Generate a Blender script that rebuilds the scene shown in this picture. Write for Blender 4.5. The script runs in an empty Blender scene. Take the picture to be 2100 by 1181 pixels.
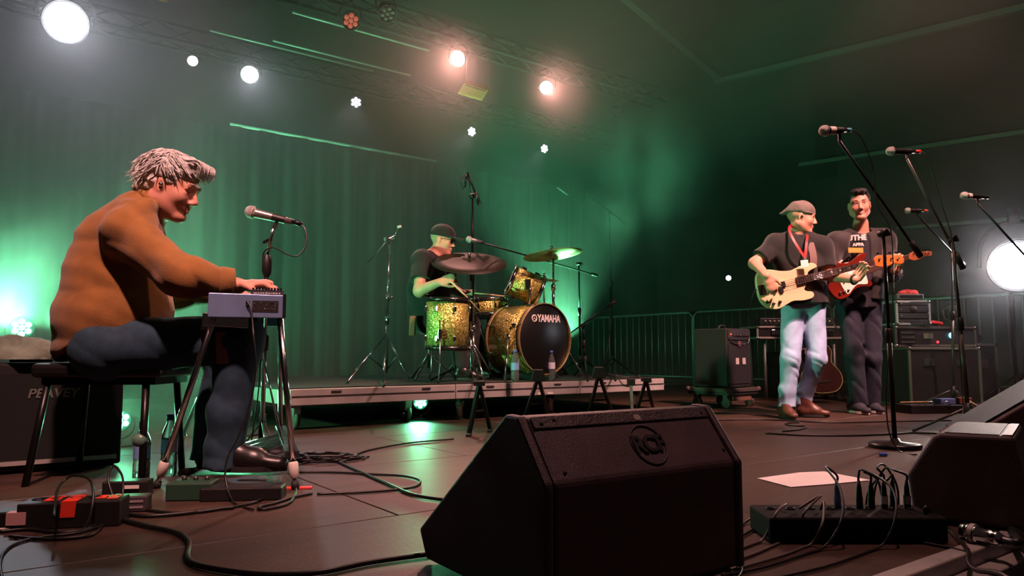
import bpy, math, random
import numpy as np
from mathutils import Vector, Matrix
V = Vector
PI = math.pi
random.seed(7)
SC = bpy.context.scene
COL = SC.collection

# ------------------------------------------------------------------ camera
FPX, CAMZ = 1500.0, 0.5                       # focal length in pixels of the 2100 px frame; eye height over the stage deck
PITCH = math.atan((725 - 590.5) / FPX)
cam_data = bpy.data.cameras.new('camera')
cam_data.sensor_fit = 'HORIZONTAL'; cam_data.sensor_width = 36
cam_data.lens = FPX / 2100 * 36
cam_data.clip_start = 0.05; cam_data.clip_end = 200
cam = bpy.data.objects.new('camera', cam_data); COL.objects.link(cam)
cam.location = (0, 0, CAMZ); cam.rotation_euler = (PI / 2 + PITCH, 0, 0)
SC.camera = cam
# ------------------------------------------------------------------ world, exposure
w = bpy.data.worlds.new('night'); SC.world = w; w.use_nodes = True
w.node_tree.nodes['Background'].inputs[0].default_value = (0.050, 0.028, 0.028, 1)
w.node_tree.nodes['Background'].inputs[1].default_value = 0.3
SC.view_settings.view_transform = 'Standard'; SC.view_settings.look = 'None'
SC.view_settings.gamma = 1; SC.view_settings.use_curve_mapping = False
SC.view_settings.exposure = 0.25
cy = SC.cycles                                 # lighter light paths: a hazy room with many lamps
cy.max_bounces = 6; cy.diffuse_bounces = 2; cy.glossy_bounces = 3; cy.transmission_bounces = 6; cy.volume_bounces = 0; cy.use_light_tree = False
cy.caustics_reflective = False; cy.caustics_refractive = False; cy.sample_clamp_indirect = 4.0
cy.volume_step_rate = 2.0; cy.volume_max_steps = 128; cy.adaptive_threshold = 0.04

# ------------------------------------------------------------------ where things stand
def ray(px, py):
    xc = (px - 1050) / FPX; yc = -(py - 590.5) / FPX
    c, s = math.cos(PITCH), math.sin(PITCH)
    return V((xc, c - yc * s, s + yc * c))
def P(px, py, d):                             # point at distance d up the hall
    r = ray(px, py); return V((0, 0, CAMZ)) + r * (d / r.y)
def G(px, py, z=0.0):                         # point on a level plane
    r = ray(px, py); return V((0, 0, CAMZ)) + r * ((z - CAMZ) / r.z)
UA = math.radians(36.5)
UX = V((math.cos(UA), math.sin(UA), 0)); VX = V((-math.sin(UA), math.cos(UA), 0))
def S(u, v, z=0.0):                           # stage coordinates: u along the front edge, v upstage
    return UX * u + VX * v + V((0, 0, z))
def onv(px, py, v):                           # point on the upright plane v = const
    r = ray(px, py); o = V((0, 0, CAMZ)); t = v / r.dot(VX); return o + r * t
RISER = 0.28

# ------------------------------------------------------------------ materials
def lin(c):
    if isinstance(c, str):
        c = c.lstrip('#'); c = [int(c[i:i+2], 16) / 255 for i in (0, 2, 4)]
    return tuple(((x / 12.92) if x <= 0.04045 else ((x + 0.055) / 1.055) ** 2.4) for x in c) + (1,)
MATS = {}
def mat(name, col, rough=0.6, metal=0.0, var=0.0, scale=20.0, bump=0.0, bscale=80.0, coat=0.0, trans=0.0, spec=0.5, sheen=0.0, stretch=None):
    if name in MATS: return MATS[name]
    m = bpy.data.materials.new(name); m.use_nodes = True; MATS[name] = m
    nt = m.node_tree; b = nt.nodes['Principled BSDF']
    c = lin(col)
    b.inputs['Base Color'].default_value = c; b.inputs['Roughness'].default_value = rough
    b.inputs['Metallic'].default_value = metal; b.inputs['Coat Weight'].default_value = coat
    b.inputs['Transmission Weight'].default_value = trans
    b.inputs['Specular IOR Level'].default_value = spec
    b.inputs['Sheen Weight'].default_value = sheen
    if var or bump:
        tc = nt.nodes.new('ShaderNodeTexCoord'); mp = nt.nodes.new('ShaderNodeMapping')
        nt.links.new(tc.outputs['Object'], mp.inputs['Vector'])
        if stretch: mp.inputs['Scale'].default_value = stretch
    if var:
        n = nt.nodes.new('ShaderNodeTexNoise'); n.inputs['Scale'].default_value = scale; n.inputs['Detail'].default_value = 5
        nt.links.new(mp.outputs[0], n.inputs['Vector'])
        r = nt.nodes.new('ShaderNodeValToRGB')
        r.color_ramp.elements[0].position = 0.3; r.color_ramp.elements[1].position = 0.72
        r.color_ramp.elements[0].color = tuple(x * (1 - var) for x in c[:3]) + (1,)
        r.color_ramp.elements[1].color = tuple(min(1, x * (1 + var)) for x in c[:3]) + (1,)
        nt.links.new(n.outputs['Fac'], r.inputs[0]); nt.links.new(r.outputs[0], b.inputs['Base Color'])
    if bump:
        n2 = nt.nodes.new('ShaderNodeTexNoise'); n2.inputs['Scale'].default_value = bscale; n2.inputs['Detail'].default_value = 4
        nt.links.new(mp.outputs[0], n2.inputs['Vector'])
        bp = nt.nodes.new('ShaderNodeBump'); bp.inputs['Strength'].default_value = bump; bp.inputs['Distance'].default_value = 0.01
        nt.links.new(n2.outputs['Fac'], bp.inputs['Height']); nt.links.new(bp.outputs[0], b.inputs['Normal'])
    return m
def glow(name, col, strength):
    if name in MATS: return MATS[name]
    m = bpy.data.materials.new(name); m.use_nodes = True; MATS[name] = m
    b = m.node_tree.nodes['Principled BSDF']
    b.inputs['Base Color'].default_value = lin('#303030')
    b.inputs['Emission Color'].default_value = lin(col); b.inputs['Emission Strength'].default_value = strength
    m.cycles.emission_sampling = 'NONE'        # the throw of each lamp comes from its own spot
    return m
def sparkle(name, base, hi):
    m = bpy.data.materials.new(name); m.use_nodes = True; MATS[name] = m
    nt = m.node_tree; b = nt.nodes['Principled BSDF']
    tc = nt.nodes.new('ShaderNodeTexCoord'); vo = nt.nodes.new('ShaderNodeTexVoronoi'); vo.inputs['Scale'].default_value = 190
    nt.links.new(tc.outputs['Object'], vo.inputs['Vector'])
    r = nt.nodes.new('ShaderNodeValToRGB'); r.color_ramp.elements[0].color = lin(base); r.color_ramp.elements[1].color = lin(hi)
    sp = nt.nodes.new('ShaderNodeSeparateColor'); nt.links.new(vo.outputs['Color'], sp.inputs[0])
    nt.links.new(sp.outputs[0], r.inputs[0]); nt.links.new(r.outputs[0], b.inputs['Base Color'])
    b.inputs['Metallic'].default_value = 0.75; b.inputs['Roughness'].default_value = 0.42; b.inputs['Coat Weight'].default_value = 0.5
    nm = nt.nodes.new('ShaderNodeVectorMath'); nm.operation = 'SUBTRACT'; nm.inputs[1].default_value = (0.5, 0.5, 0.5)
    nt.links.new(vo.outputs['Color'], nm.inputs[0])
    sc_ = nt.nodes.new('ShaderNodeVectorMath'); sc_.operation = 'SCALE'; sc_.inputs['Scale'].default_value = 0.9
    nt.links.new(nm.outputs[0], sc_.inputs[0])
    ge = nt.nodes.new('ShaderNodeNewGeometry'); ad = nt.nodes.new('ShaderNodeVectorMath')
    nt.links.new(ge.outputs['Normal'], ad.inputs[0]); nt.links.new(sc_.outputs[0], ad.inputs[1])
    no = nt.nodes.new('ShaderNodeVectorMath'); no.operation = 'NORMALIZE'; nt.links.new(ad.outputs[0], no.inputs[0])
    nt.links.new(no.outputs[0], b.inputs['Normal'])
    return m
BLACK = mat('black_plastic', '#151414', 0.45, bump=0.1, bscale=300)
BLACKM = mat('black_steel', '#1a1a1b', 0.34, metal=0.55)
RUBBER = mat('rubber', '#121111', 0.7)
CABLE = mat('cable_rubber', '#141312', 0.42)
CHROME = mat('chrome', '#c9cbcc', 0.14, metal=1.0)
ALU = mat('aluminium', '#b4b0ac', 0.45, metal=0.4, var=0.12, scale=8)
STEEL = mat('galvanised_steel', '#8f9291', 0.5, metal=0.7, var=0.15, scale=12)
WHITE = mat('white_plastic', '#dcd8d2', 0.5)
TOLEX = mat('black_tolex', '#131212', 0.75, bump=0.35, bscale=420)
PLY = mat('flight_case_laminate', '#1b1817', 0.55, var=0.3, scale=6)
REDT = mat('red_tape', '#d8341f', 0.6)
PAPER = mat('paper', '#d9d4d0', 0.8, var=0.04, scale=5)

# ------------------------------------------------------------------ objects
def wmat(o):
    M = o.matrix_basis.copy(); p = o.parent
    while p is not None:
        M = p.matrix_basis @ M; p = p.parent
    return M
def tag(o, label=None, cat=None, group=None, kind=None):
    if label: o['label'] = label
    if cat: o['category'] = cat
    if group: o['group'] = group
    if kind: o['kind'] = kind
    return o
def root(name, loc, label, cat, group=None, rz=0.0):
    o = bpy.data.objects.new(name, None); COL.objects.link(o)
    o.empty_display_size = 0.05
    o.location = loc; o.rotation_euler = (0, 0, rz)
    return tag(o, label, cat, group)
def copy_tree(o, parent=None):
    c = o.copy(); COL.objects.link(c)
    if parent is not None: c.parent = parent
    for ch in list(KIDS.get(o.name, [])):
        copy_tree(ch, c)
    return c
KIDS = {}
def link(name, me, parent=None, material=None, smooth=False, bevel=0.0, world=True, bseg=2):
    """verts come in world space; they are moved into the parent's space, or to an origin under the mesh"""
    n = len(me.vertices); co = np.empty(n * 3, np.float64); me.vertices.foreach_get('co', co); co = co.reshape(-1, 3)
    o = bpy.data.objects.new(name, me)
    if parent is not None:
        if world:
            Mi = np.array(wmat(parent).inverted()); co = co @ Mi[:3, :3].T + Mi[:3, 3]
        o.parent = parent; KIDS.setdefault(parent.name, []).append(o)
    elif n:
        org = (co.min(0) + co.max(0)) / 2; org[2] = co[:, 2].min()
        co = co - org; o.location = V(org)
    me.vertices.foreach_set('co', co.ravel()); me.update()
    if material: me.materials.append(material)
    if smooth: me.polygons.foreach_set('use_smooth', np.ones(len(me.polygons), bool))
    COL.objects.link(o)
    if bevel:
        b = o.modifiers.new('bevel', 'BEVEL'); b.width = bevel; b.segments = bseg; b.limit_method = 'ANGLE'; b.angle_limit = 0.6
    return o
def frame_of(d, up=V((0, 0, 1))):
    z = d.normalized()
    if abs(z.dot(up)) > 0.97: up = V((1, 0, 0)) if abs(z.x) < 0.9 else V((0, 1, 0))
    x = up.cross(z).normalized(); y = z.cross(x)
    return x, y, z
def axes(x, y, z, o):
    M = Matrix.Identity(4)
    for i, a in enumerate((x, y, z)):
        for j in range(3): M[j][i] = a[j]
    for j in range(3): M[j][3] = o[j]
    return M
class MB:
    def __init__(s): s.v = []; s.f = []; s.sm = []
    def add(s, vs, fs, sm=False):
        o = len(s.v); s.v += [tuple(x) for x in vs]
        s.f += [tuple(i + o for i in f) for f in fs]; s.sm += [sm] * len(fs); return s
    def box(s, c, size, M=None):
        c = V(c); hx, hy, hz = (x / 2 for x in size)
        vs = [V((sx * hx, sy * hy, sz * hz)) for sz in (-1, 1) for sy in (-1, 1) for sx in (-1, 1)]
        if M is not None: vs = [M @ v for v in vs]
        vs = [c + v for v in vs]
        return s.add(vs, [(0, 2, 3, 1), (4, 5, 7, 6), (0, 1, 5, 4), (2, 6, 7, 3), (0, 4, 6, 2), (1, 3, 7, 5)])
    def ubox(s, c, size, ang=UA):              # box turned with the stage
        return s.box(c, size, Matrix.Rotation(ang, 3, 'Z'))
    def bar(s, a, b, wx, wy, up=V((0, 0, 1))):
        a, b = V(a), V(b); x, y, z = frame_of(b - a, up); L = (b - a).length
        M = Matrix((x, y, z)).transposed()
        return s.box((a + b) / 2, (wx, wy, L), M)
    def tube(s, path, r, n=8, caps=True, closed=False):
        path = [V(p) for p in path]; m = len(path)
        rs = r if isinstance(r, (list, tuple)) else [r] * m
        vs, fs = [], []
        px_ = None
        for i, p in enumerate(path):
            if closed: t = path[(i + 1) % m] - path[i - 1]
            else: t = path[min(i + 1, m - 1)] - path[max(i - 1, 0)]
            if t.length < 1e-9: t = V((0, 0, 1))
            t.normalize()
            if px_ is None: x, y, _ = frame_of(t)
            else:
                x = px_ - t * px_.dot(t)
                if x.length < 1e-6: x, y, _ = frame_of(t)
                x.normalize(); y = t.cross(x)
            px_ = x
            for k in range(n):
                a = 2 * PI * k / n; vs.append(p + (x * math.cos(a) + y * math.sin(a)) * rs[i])
        for i in range(m if closed else m - 1):
            j = (i + 1) % m
            for k in range(n):
                q = (k + 1) % n; fs.append((i * n + k, i * n + q, j * n + q, j * n + k))
        s.add(vs, fs, True)
        if caps and not closed:
            o = len(s.v) - len(vs)
            s.f += [tuple(o + k for k in range(n))[::-1], tuple(o + (m - 1) * n + k for k in range(n))]; s.sm += [False, False]
        return s
    def cyl(s, a, b, r1, r2=None, n=16): return s.tube([a, b], [r1, r1 if r2 is None else r2], n)
    def lathe(s, prof, o, ax=V((0, 0, 1)), n=24, up=V((0, 0, 1)), smooth=True):
        x, y, z = frame_of(V(ax), up); o = V(o); vs, fs = [], []
        for (r, h) in prof:
            for k in range(n):
                a = 2 * PI * k / n; vs.append(o + z * h + (x * math.cos(a) + y * math.sin(a)) * max(r, 1e-5))
        for i in range(len(prof) - 1):
            for k in range(n):
                q = (k + 1) % n; fs.append((i * n + k, i * n + q, (i + 1) * n + q, (i + 1) * n + k))
        return s.add(vs, fs, smooth)
    def ball(s, c, r, n=12, sc=(1, 1, 1), M=None):
        c = V(c); vs, fs = [], []
        m = max(6, n // 2 + 1)
        for i in range(m + 1):
            th = PI * i / m
            for k in range(n):
                a = 2 * PI * k / n
                p = V((math.sin(th) * math.cos(a) * sc[0], math.sin(th) * math.sin(a) * sc[1], math.cos(th) * sc[2])) * r
                if M is not None: p = M @ p
                vs.append(c + p)
        for i in range(m):
            for k in range(n):
                q = (k + 1) % n; fs.append((i * n + k, (i + 1) * n + k, (i + 1) * n + q, i * n + q))
        return s.add(vs, fs, True)
    def prism(s, poly, off):                   # closed polygon of world points pushed along off
        off = V(off); n = len(poly); vs = [V(p) for p in poly] + [V(p) + off for p in poly]
        fs = [tuple(range(n))[::-1], tuple(range(n, 2 * n))] + [(i, (i + 1) % n, n + (i + 1) % n, n + i) for i in range(n)]
        return s.add(vs, fs)
    def ring(s, c, ax, R, r, n=28, m=8):
        x, y, z = frame_of(V(ax)); c = V(c)
        return s.tube([c + (x * math.cos(2 * PI * k / n) + y * math.sin(2 * PI * k / n)) * R for k in range(n)], r, m, closed=True)
    def build(s, name, m, parent=None, bevel=0.0, world=True, bseg=2):
        me = bpy.data.meshes.new(name); me.from_pydata(s.v, [], s.f)
        me.polygons.foreach_set('use_smooth', np.array(s.sm, bool))
        import bmesh
        bm = bmesh.new(); bm.from_mesh(me); bmesh.ops.recalc_face_normals(bm, faces=bm.faces); bm.to_mesh(me); bm.free()
        return link(name, me, parent, m, False, bevel, world, bseg)
def spline(pts, n=8):                          # smooth path through points
    pts = [V(p) for p in pts]; out = []
    for i in range(len(pts) - 1):
        a, b, c, d = pts[max(i - 1, 0)], pts[i], pts[i + 1], pts[min(i + 2, len(pts) - 1)]
        for k in range(n):
            t = k / n
            out.append(0.5 * ((2 * b) + (c - a) * t + (2 * a - 5 * b + 4 * c - d) * t * t + (3 * b - a - 3 * c + d) * t ** 3))
    out.append(pts[-1]); return out
def text(name, body, size, M, m, parent, extrude=0.001, sx=1.0, bold=0.0, track=1.0):
    cu = bpy.data.curves.new(name, 'FONT'); cu.body = body; cu.size = size; cu.extrude = extrude
    cu.align_x = 'CENTER'; cu.align_y = 'CENTER'; cu.offset = bold; cu.space_character = track
    tmp = bpy.data.objects.new('tmp_text', cu)
    me = bpy.data.meshes.new_from_object(tmp); me.name = name
    bpy.data.objects.remove(tmp); bpy.data.curves.remove(cu)
    me.transform(M @ Matrix.Diagonal((sx, 1, 1, 1))); me.materials.clear()
    return link(name, me, parent, m)
def cable(label, pts, r=0.0035, m=None, n=6, name='cable', cat='cable', group=None, sub=8, clamp=True):
    pth = spline(pts, sub)
    if clamp: pth = [V((p.x, p.y, max(p.z, r * 1.02))) for p in pth]
    o = MB().tube(pth, r, n).build(name, m or CABLE)
    return tag(o, label, cat, group)
def fl(pts, r=0.004, z=None):                  # floor pixels to points lying on the deck
    return [G(p[0], p[1], (r if len(p) < 3 else p[2])) for p in pts]
# ------------------------------------------------------------------ stage lamps (positions first: the light of the place)
def spot(name, loc, aim, col, power, size=50, blend=0.5, rad=0.06, parent=None):
    l = bpy.data.lights.new(name, 'SPOT'); l.energy = power; l.color = col; l.spot_size = math.radians(size); l.spot_blend = blend
    l.shadow_soft_size = rad
    o = bpy.data.objects.new(name, l); COL.objects.link(o)
    loc = V(loc); d = V(aim) - loc
    M = Matrix.Translation(loc) @ d.to_track_quat('-Z', 'Y').to_matrix().to_4x4()
    if parent is not None:
        o.parent = parent; o.matrix_basis = wmat(parent).inverted() @ M
    else: o.matrix_basis = M
    return o
GREEN = (0.20, 1.0, 0.46); WARM = (1.0, 0.47, 0.41); COOL = (0.85, 0.86, 1.0); PINK = (1.0, 0.42, 0.36)

# ------------------------------------------------------------------ the setting
M_DECK = mat('deck_plywood', '#3b2a21', 0.5, var=0.35, scale=3.0, bump=0.15, bscale=60, stretch=(1, 4, 1))
M_TENT = mat('tent_tarpaulin', '#35211f', 0.8, var=0.15, scale=2)
M_CURT = mat('stage_molton', '#101310', 0.95, sheen=0.2)
floor = MB().ubox(S(3, 5.28, -0.10), (16.5, 8.9, 0.14)).build('floor', mat('deck_frame', '#1c1816', 0.8))
tag(floor, 'dark brown plywood stage deck laid in panels', kind='structure')
pan = None
for j in range(8):
    for i in range(8):
        c = S(-4 + 2 * i + 1 - (0.9 if j % 2 else 0), 0.92 + 0.16 + j + 0.5, -0.015)
        if pan is None:
            pan = MB().box((0, 0, 0), (1.994, 0.994, 0.03)).build('deck_panel', M_DECK, floor, world=False, bevel=0.002, bseg=1); o = pan
        else:
            o = pan.copy(); COL.objects.link(o)
        o.matrix_basis = wmat(floor).inverted() @ (Matrix.Translation(c) @ Matrix.Rotation(UA, 4, 'Z'))
b = MB()
b.ubox(S(3, 0.98, -0.015), (16.2, 0.19, 0.03))
e1 = b.build('edge_plank', M_DECK, floor)
trim = MB().ubox(S(3, 0.855, -0.03), (16.2, 0.05, 0.07)).build('trim_1', ALU, bevel=0.004)
tag(trim, 'ridged aluminium profile along the front edge of the stage', kind='structure')
MB().ubox(S(3, 0.80, -0.055), (16.2, 0.05, 0.05)).build('ridge', ALU, trim, bevel=0.004)
MB().ubox(S(3, 0.80, -0.12), (16.2, 0.03, 0.07)).build('ridge', STEEL, trim, bevel=0.004)
sk = MB().ubox(S(3, 0.83, -0.75), (16.2, 0.03, 1.2)).build('wall_front', mat('stage_skirt', '#1a191b', 0.85)); tag(sk, 'dark skirt below the stage edge', kind='structure')
gr = MB().ubox(S(3, 2, -1.4), (40, 30, 0.06)).build('ground', mat('dark_ground', '#191615', 0.95, var=0.3, scale=2)); tag(gr, 'dark ground in front of the stage', kind='structure')
CURT_V = 9.0
# curtain: real folds, with thickness
b = MB(); nn = 420; z0, z1 = 0.01, 3.24; vs = []
for i in range(nn + 1):
    u = -4.5 + 12.6 * i / nn
    f = 0.05 * math.sin(u * 17 + 0.8 * math.sin(u * 3.1)) + 0.025 * math.sin(u * 31 + 1.3)
    for (zz, k) in ((z0, 1.25), (1.6, 1.0), (z1, 0.6)):
        vs.append(S(u, CURT_V + f * k, zz)); 
    for (zz, k) in ((z0, 1.25), (1.6, 1.0), (z1, 0.6)):
        vs.append(S(u, CURT_V + 0.012 + f * k, zz))
fs = []
for i in range(nn):
    a, c = i * 6, (i + 1) * 6
    fs += [(a, c, c + 1, a + 1), (a + 1, c + 1, c + 2, a + 2), (a + 3, a + 4, c + 4, c + 3), (a + 4, a + 5, c + 5, c + 4), (a + 2, c + 2, c + 5, a + 5)]
b.add(vs, fs, True)
cu = b.build('stage_curtain', M_CURT); tag(cu, 'black folded backdrop curtain hanging behind the drum riser', 'curtain')
rail = MB().tube([S(2.4, CURT_V, 3.275), S(5.3, CURT_V, 3.275)], 0.020, 10).build('curtain_rail', mat('rail', '#e6e6e2', 0.4)); tag(rail, 'thin shiny rail along the top of the backdrop curtain', 'rail')
bw = MB().ubox(S(3, 10.0, 2.4), (18, 0.06, 7.6)).build('wall_back', M_TENT); tag(bw, 'dark tarpaulin behind the stage', kind='structure')
rw = MB().ubox(S(10.1, 4.5, 2.4), (0.06, 12, 7.6)).build('wall_right', M_TENT); tag(rw, 'dark tarpaulin side of the stage tent', kind='structure')
lw = MB().ubox(S(-5.2, 5.5, 2.4), (0.06, 10, 7.6)).build('wall_left', M_TENT); tag(lw, 'dark tarpaulin on the far side of the stage tent', kind='structure')
ce = MB().ubox(S(2.5, 5.2, 6.1), (16, 10.4, 0.06)).build('ceiling', M_TENT); tag(ce, 'dark tent roof over the stage', kind='structure')
M_BEAM = mat('tent_beam', '#67605c', 0.6, metal=0.2)
def beam(pts, wv, label, name='tent_beam'):
    o = MB()
    for a, c in zip(pts[:-1], pts[1:]): o.bar(a, c, wv, wv * 0.8)
    return tag(o.build(name, M_BEAM, bevel=0.006), label, 'beam', 'tent frame beams')
beam([P(2230, -16, 7.7), P(1470, 168, 11.6)], 0.10, 'long grey tent beam running high over the guitarists to the dark back')
beam([P(2230, 252, 7.7), P(1640, 338, 10.5)], 0.07, 'lower grey tent beam behind the microphones on the side wall')
beam([P(1478, 160, 11.7), P(1240, -42, 9.6)], 0.12, 'faint sloping roof rafter in the green haze')
beam([P(2230, 438, 7.9), P(1840, 468, 9.8)], 0.06, 'lowest faint tent beam behind the headstock and far microphone')
# ---------------- trusses and pipes over the stage
def truss(u0, u1, v, z, label, h=0.25):
    t = root('lighting_truss', S((u0 + u1) / 2, v, z), label, 'truss', 'lighting trusses')
    M = mat('truss_black', '#0a0909', 0.9)
    ch = [(-h / 2, 0), (h / 2, 0), (0, h * 0.85)]
    for dv, dz in ch: MB().tube([S(u0, v + dv, z + dz), S(u1, v + dv, z + dz)], 0.022, 8).build('chord', M, t)
    br = []
    n = int((u1 - u0) / 0.4); proto = None
    for i in range(n):
        ua = u0 + 0.4 * i
        if i == 0:
            for k in range(3):
                a, c = ch[k], ch[(k + 1) % 3]
                br.append(MB().tube([S(ua, v + a[0], z + a[1]), S(ua + 0.4, v + c[0], z + c[1])], 0.010, 6).build('brace', M, t))
        else:
            for q in br[:3]:
                c = q.copy(); COL.objects.link(c); c.location = q.location + V((UX * 0.4 * i))
    return t
truss(-3.6, 7.2, 6.45, 3.80, 'black lighting truss carrying the pinkish lamps over the drummer')
truss(-4.2, 8.2, 8.25, 3.80, 'black lighting truss in front of the backdrop carrying the white lamps')
truss(-3.0, 8.8, 0.85, 4.62, 'front lighting truss over the stage edge with the warm wash lamps')
for (a, bb, vv, lb) in (((600, 25), (880, 110), 7.0, 'upper thin pipe crossing the dark roof under the red lamp'),
                        ((560, 83), (842, 166), 7.35, 'middle thin pipe crossing the dark roof'),
                        ((430, 62), (765, 162), 7.6, 'lower thin pipe in the dark roof, lit in short pieces')):
    p, q = onv(*a, vv), onv(*bb, vv); q.z = p.z
    o = MB().tube([p, q], 0.012, 8).build('roof_pipe', ALU); tag(o, lb, 'pipe', 'thin pipes under the roof')

# ---------------- lamps
M_CAN = mat('lamp_housing', '#1b1a1b', 0.5, metal=0.3)
def lamp(name, label, loc, aim, R, lens, cat='stage light', group=None, n7=True, led=None, up=None, yoke=True, depth=None):
    loc = V(loc); d = (V(aim) - loc).normalized(); depth = depth or R * 1.7
    t = root(name, loc, label, cat, group)
    x, y, z = frame_of(d)
    MB().lathe([(0, -depth), (R * 0.55, -depth), (R * 0.8, -depth * 0.72), (R * 0.98, -depth * 0.3), (R, 0.0), (R * 0.93, 0.0), (R * 0.90, -0.012), (0, -0.012)], loc, d, 24).build('housing', M_CAN, t)
    MB().ring(loc + d * 0.002, d, R * 0.99, R * 0.05, 28, 6).build('bezel', M_CAN, t)
    if n7:
        for k in range(7):
            a = PI / 6 + k * PI / 3; rr = 0 if k == 6 else R * 0.58
            c = loc + (x * math.cos(a) + y * math.sin(a)) * rr
            MB().lathe([(R * 0.27, -0.010), (R * 0.255, 0.0), (R * 0.15, R * 0.06), (0, R * 0.085)], c, d, 14).build('lens', lens, t)
    else:
        MB().lathe([(R * 0.88, -0.010), (R * 0.86, 0.004), (R * 0.5, R * 0.12), (0, R * 0.17)], loc, d, 24).build('lens', lens, t)
    if yoke:
        m = loc - d * depth * 0.4; upv = V((0, 0, 1)) if up is None else V(up)
        sd = d.cross(upv).normalized(); q = []
        for k in range(13):
            a = PI * k / 12; q.append(m + sd * math.cos(a) * R * 1.22 + upv * (math.sin(a) ** 0.6) * R * 1.75)
        MB().tube(q, R * 0.075, 6).build('yoke', M_CAN, t)
        MB().cyl(m + upv * R * 1.7, m + upv * R * 2.25, R * 0.22, n=10).build('clamp', M_CAN, t)
    return t
L_WHITE = glow('lens_white', '#f4f0ff', 14); L_WHITE2 = glow('lens_white_strong', '#f3f4ff', 30)
L_WARM = glow('lens_warm', '#ffd9cf', 16); L_RED = glow('lens_red', '#d2503f', 0.55); L_GREEN = glow('lens_green', '#58ffb4', 14)
L_SOFT = glow('lens_soft', '#e6dcf2', 3.0); L_FAINT = glow('lens_faint', '#6a3030', 0.10)  # the last puts a faint red glow into the lenses of unlit lamps
CAMP = V((0, 0, 0.6))
def back(px, py, z=3.6):
    r = ray(px, py); return V((0, 0, CAMZ)) + r * ((z - CAMZ) / r.z)
# row over the drummer
q = back(720, 43); lamp('par_light', 'dim red seven-lens lamp high over the stage', q, q + V((0.4, -1, -0.9)), 0.085, L_RED, group='lamps over the drummer')
q = back(938, 120); t = lamp('par_light', 'pinkish white glowing lamp above the yellow sign', q, q + V((-0.1, -1, -0.45)), 0.085, L_WARM, group='lamps over the drummer', n7=False)
spot('lamp_light', q + V((0, -0.12, -0.06)), q + V((0.0, -1.3, -0.8)), PINK, 260, 90, 0.6, parent=t)
q = back(1120, 180); t = lamp('par_light', 'pinkish white glowing lamp beyond the yellow sign', q, q + V((-0.2, -1, -0.45)), 0.085, L_WARM, group='lamps over the drummer', n7=False)
spot('lamp_light', q + V((0, -0.12, -0.06)), q + V((0.3, -1.3, -0.45)), PINK, 260, 70, 0.6, parent=t)
q = back(795, 28); lamp('par_light', 'unlit lamp with a faint glow put into its lenses in the dark roof beside the red one', q, q + V((0.5, -0.7, -1)), 0.085, L_FAINT, group='lamps over the drummer')
q = back(1268, 230, 3.75); lamp('par_light', 'unlit lamp with a faint glow put into its lenses in the haze at the far end of the truss', q, q + V((0.5, -0.7, -1)), 0.07, L_FAINT, group='lamps over the drummer')
# row before the backdrop
q = back(135, 45); t = lamp('beam_light', 'blinding white lamp, the largest glare over the steel guitarist', q, CAMP, 0.20, L_WHITE2, group='lamps before the backdrop', n7=False)
spot('lamp_light', q + (CAMP - q).normalized() * 0.25, V((-0.9, 2.4, 0.6)), COOL, 190, 44, 0.7, parent=t)
q = back(512, 153); t = lamp('beam_light', 'bright white lamp with star glare above the small microphone', q, CAMP, 0.10, L_WHITE2, group='lamps before the backdrop', n7=False)
spot('lamp_light', q + (CAMP - q).normalized() * 0.2, V((-0.6, 2.6, 0.4)), COOL, 90, 40, 0.7, parent=t)
q = back(395, 125, 3.45); lamp('beam_light', 'small round white lamp between the two glaring lamps', q, q + V((0.3, -1, -0.5)), 0.055, L_WHITE, group='lamps before the backdrop', n7=False)
for (px, py, lb, ax, ay) in ((730, 210, 'seven-lens white lamp nearest the curtain rail', 0.1, -0.55), (967, 270, 'seven-lens white lamp right above the overhead microphone boom', -0.55, -0.35), (1116, 305, 'seven-lens white lamp above the right overhead boom', -0.75, -0.30)):
    q = back(px, py); t = lamp('par_light', lb, q, q + V((ax, -1, ay)), 0.075, L_SOFT, group='lamps before the backdrop')
    spot('lamp_light', q + V((0, -0.12, -0.03)), q + V((ax, -1.0, -1.1)), (0.95, 0.85, 1.0), 12, 60, 0.7, parent=t)
# warm wash from the front truss
for k, (u, pu, pv, pz, pw, sz) in enumerate(((-0.2, 0.75, 3.0, 0.9, 1150, 34), (3.0, 3.3, 5.4, 0.8, 1300, 30), (4.6, 5.3, 3.35, 0.95, 2100, 34), (6.3, 6.6, 3.4, 0.8, 700, 46), (1.9, 1.7, 2.3, 0.0, 280, 60), (3.9, 3.5, 2.9, 0.6, 560, 62))):
    q = S(u, 0.92, 4.42); aim = S(pu, pv, pz)
    t = lamp('wash_light', ['warm wash lamp aimed at the steel guitarist from the front truss', 'warm wash lamp aimed at the drums from the front truss', 'warm wash lamp aimed at the bassist from the front truss', 'warm wash lamp aimed at the flight cases from the front truss', 'warm wash lamp aimed at the left floor from the front truss', 'warm wash lamp aimed at the open floor from the front truss'][k], q, aim, 0.11, L_WARM, group='wash lamps on the front truss')
    spot('wash', q + (aim - q).normalized() * 0.05, aim, WARM, pw, sz, 0.8, 0.1, parent=t)
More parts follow.
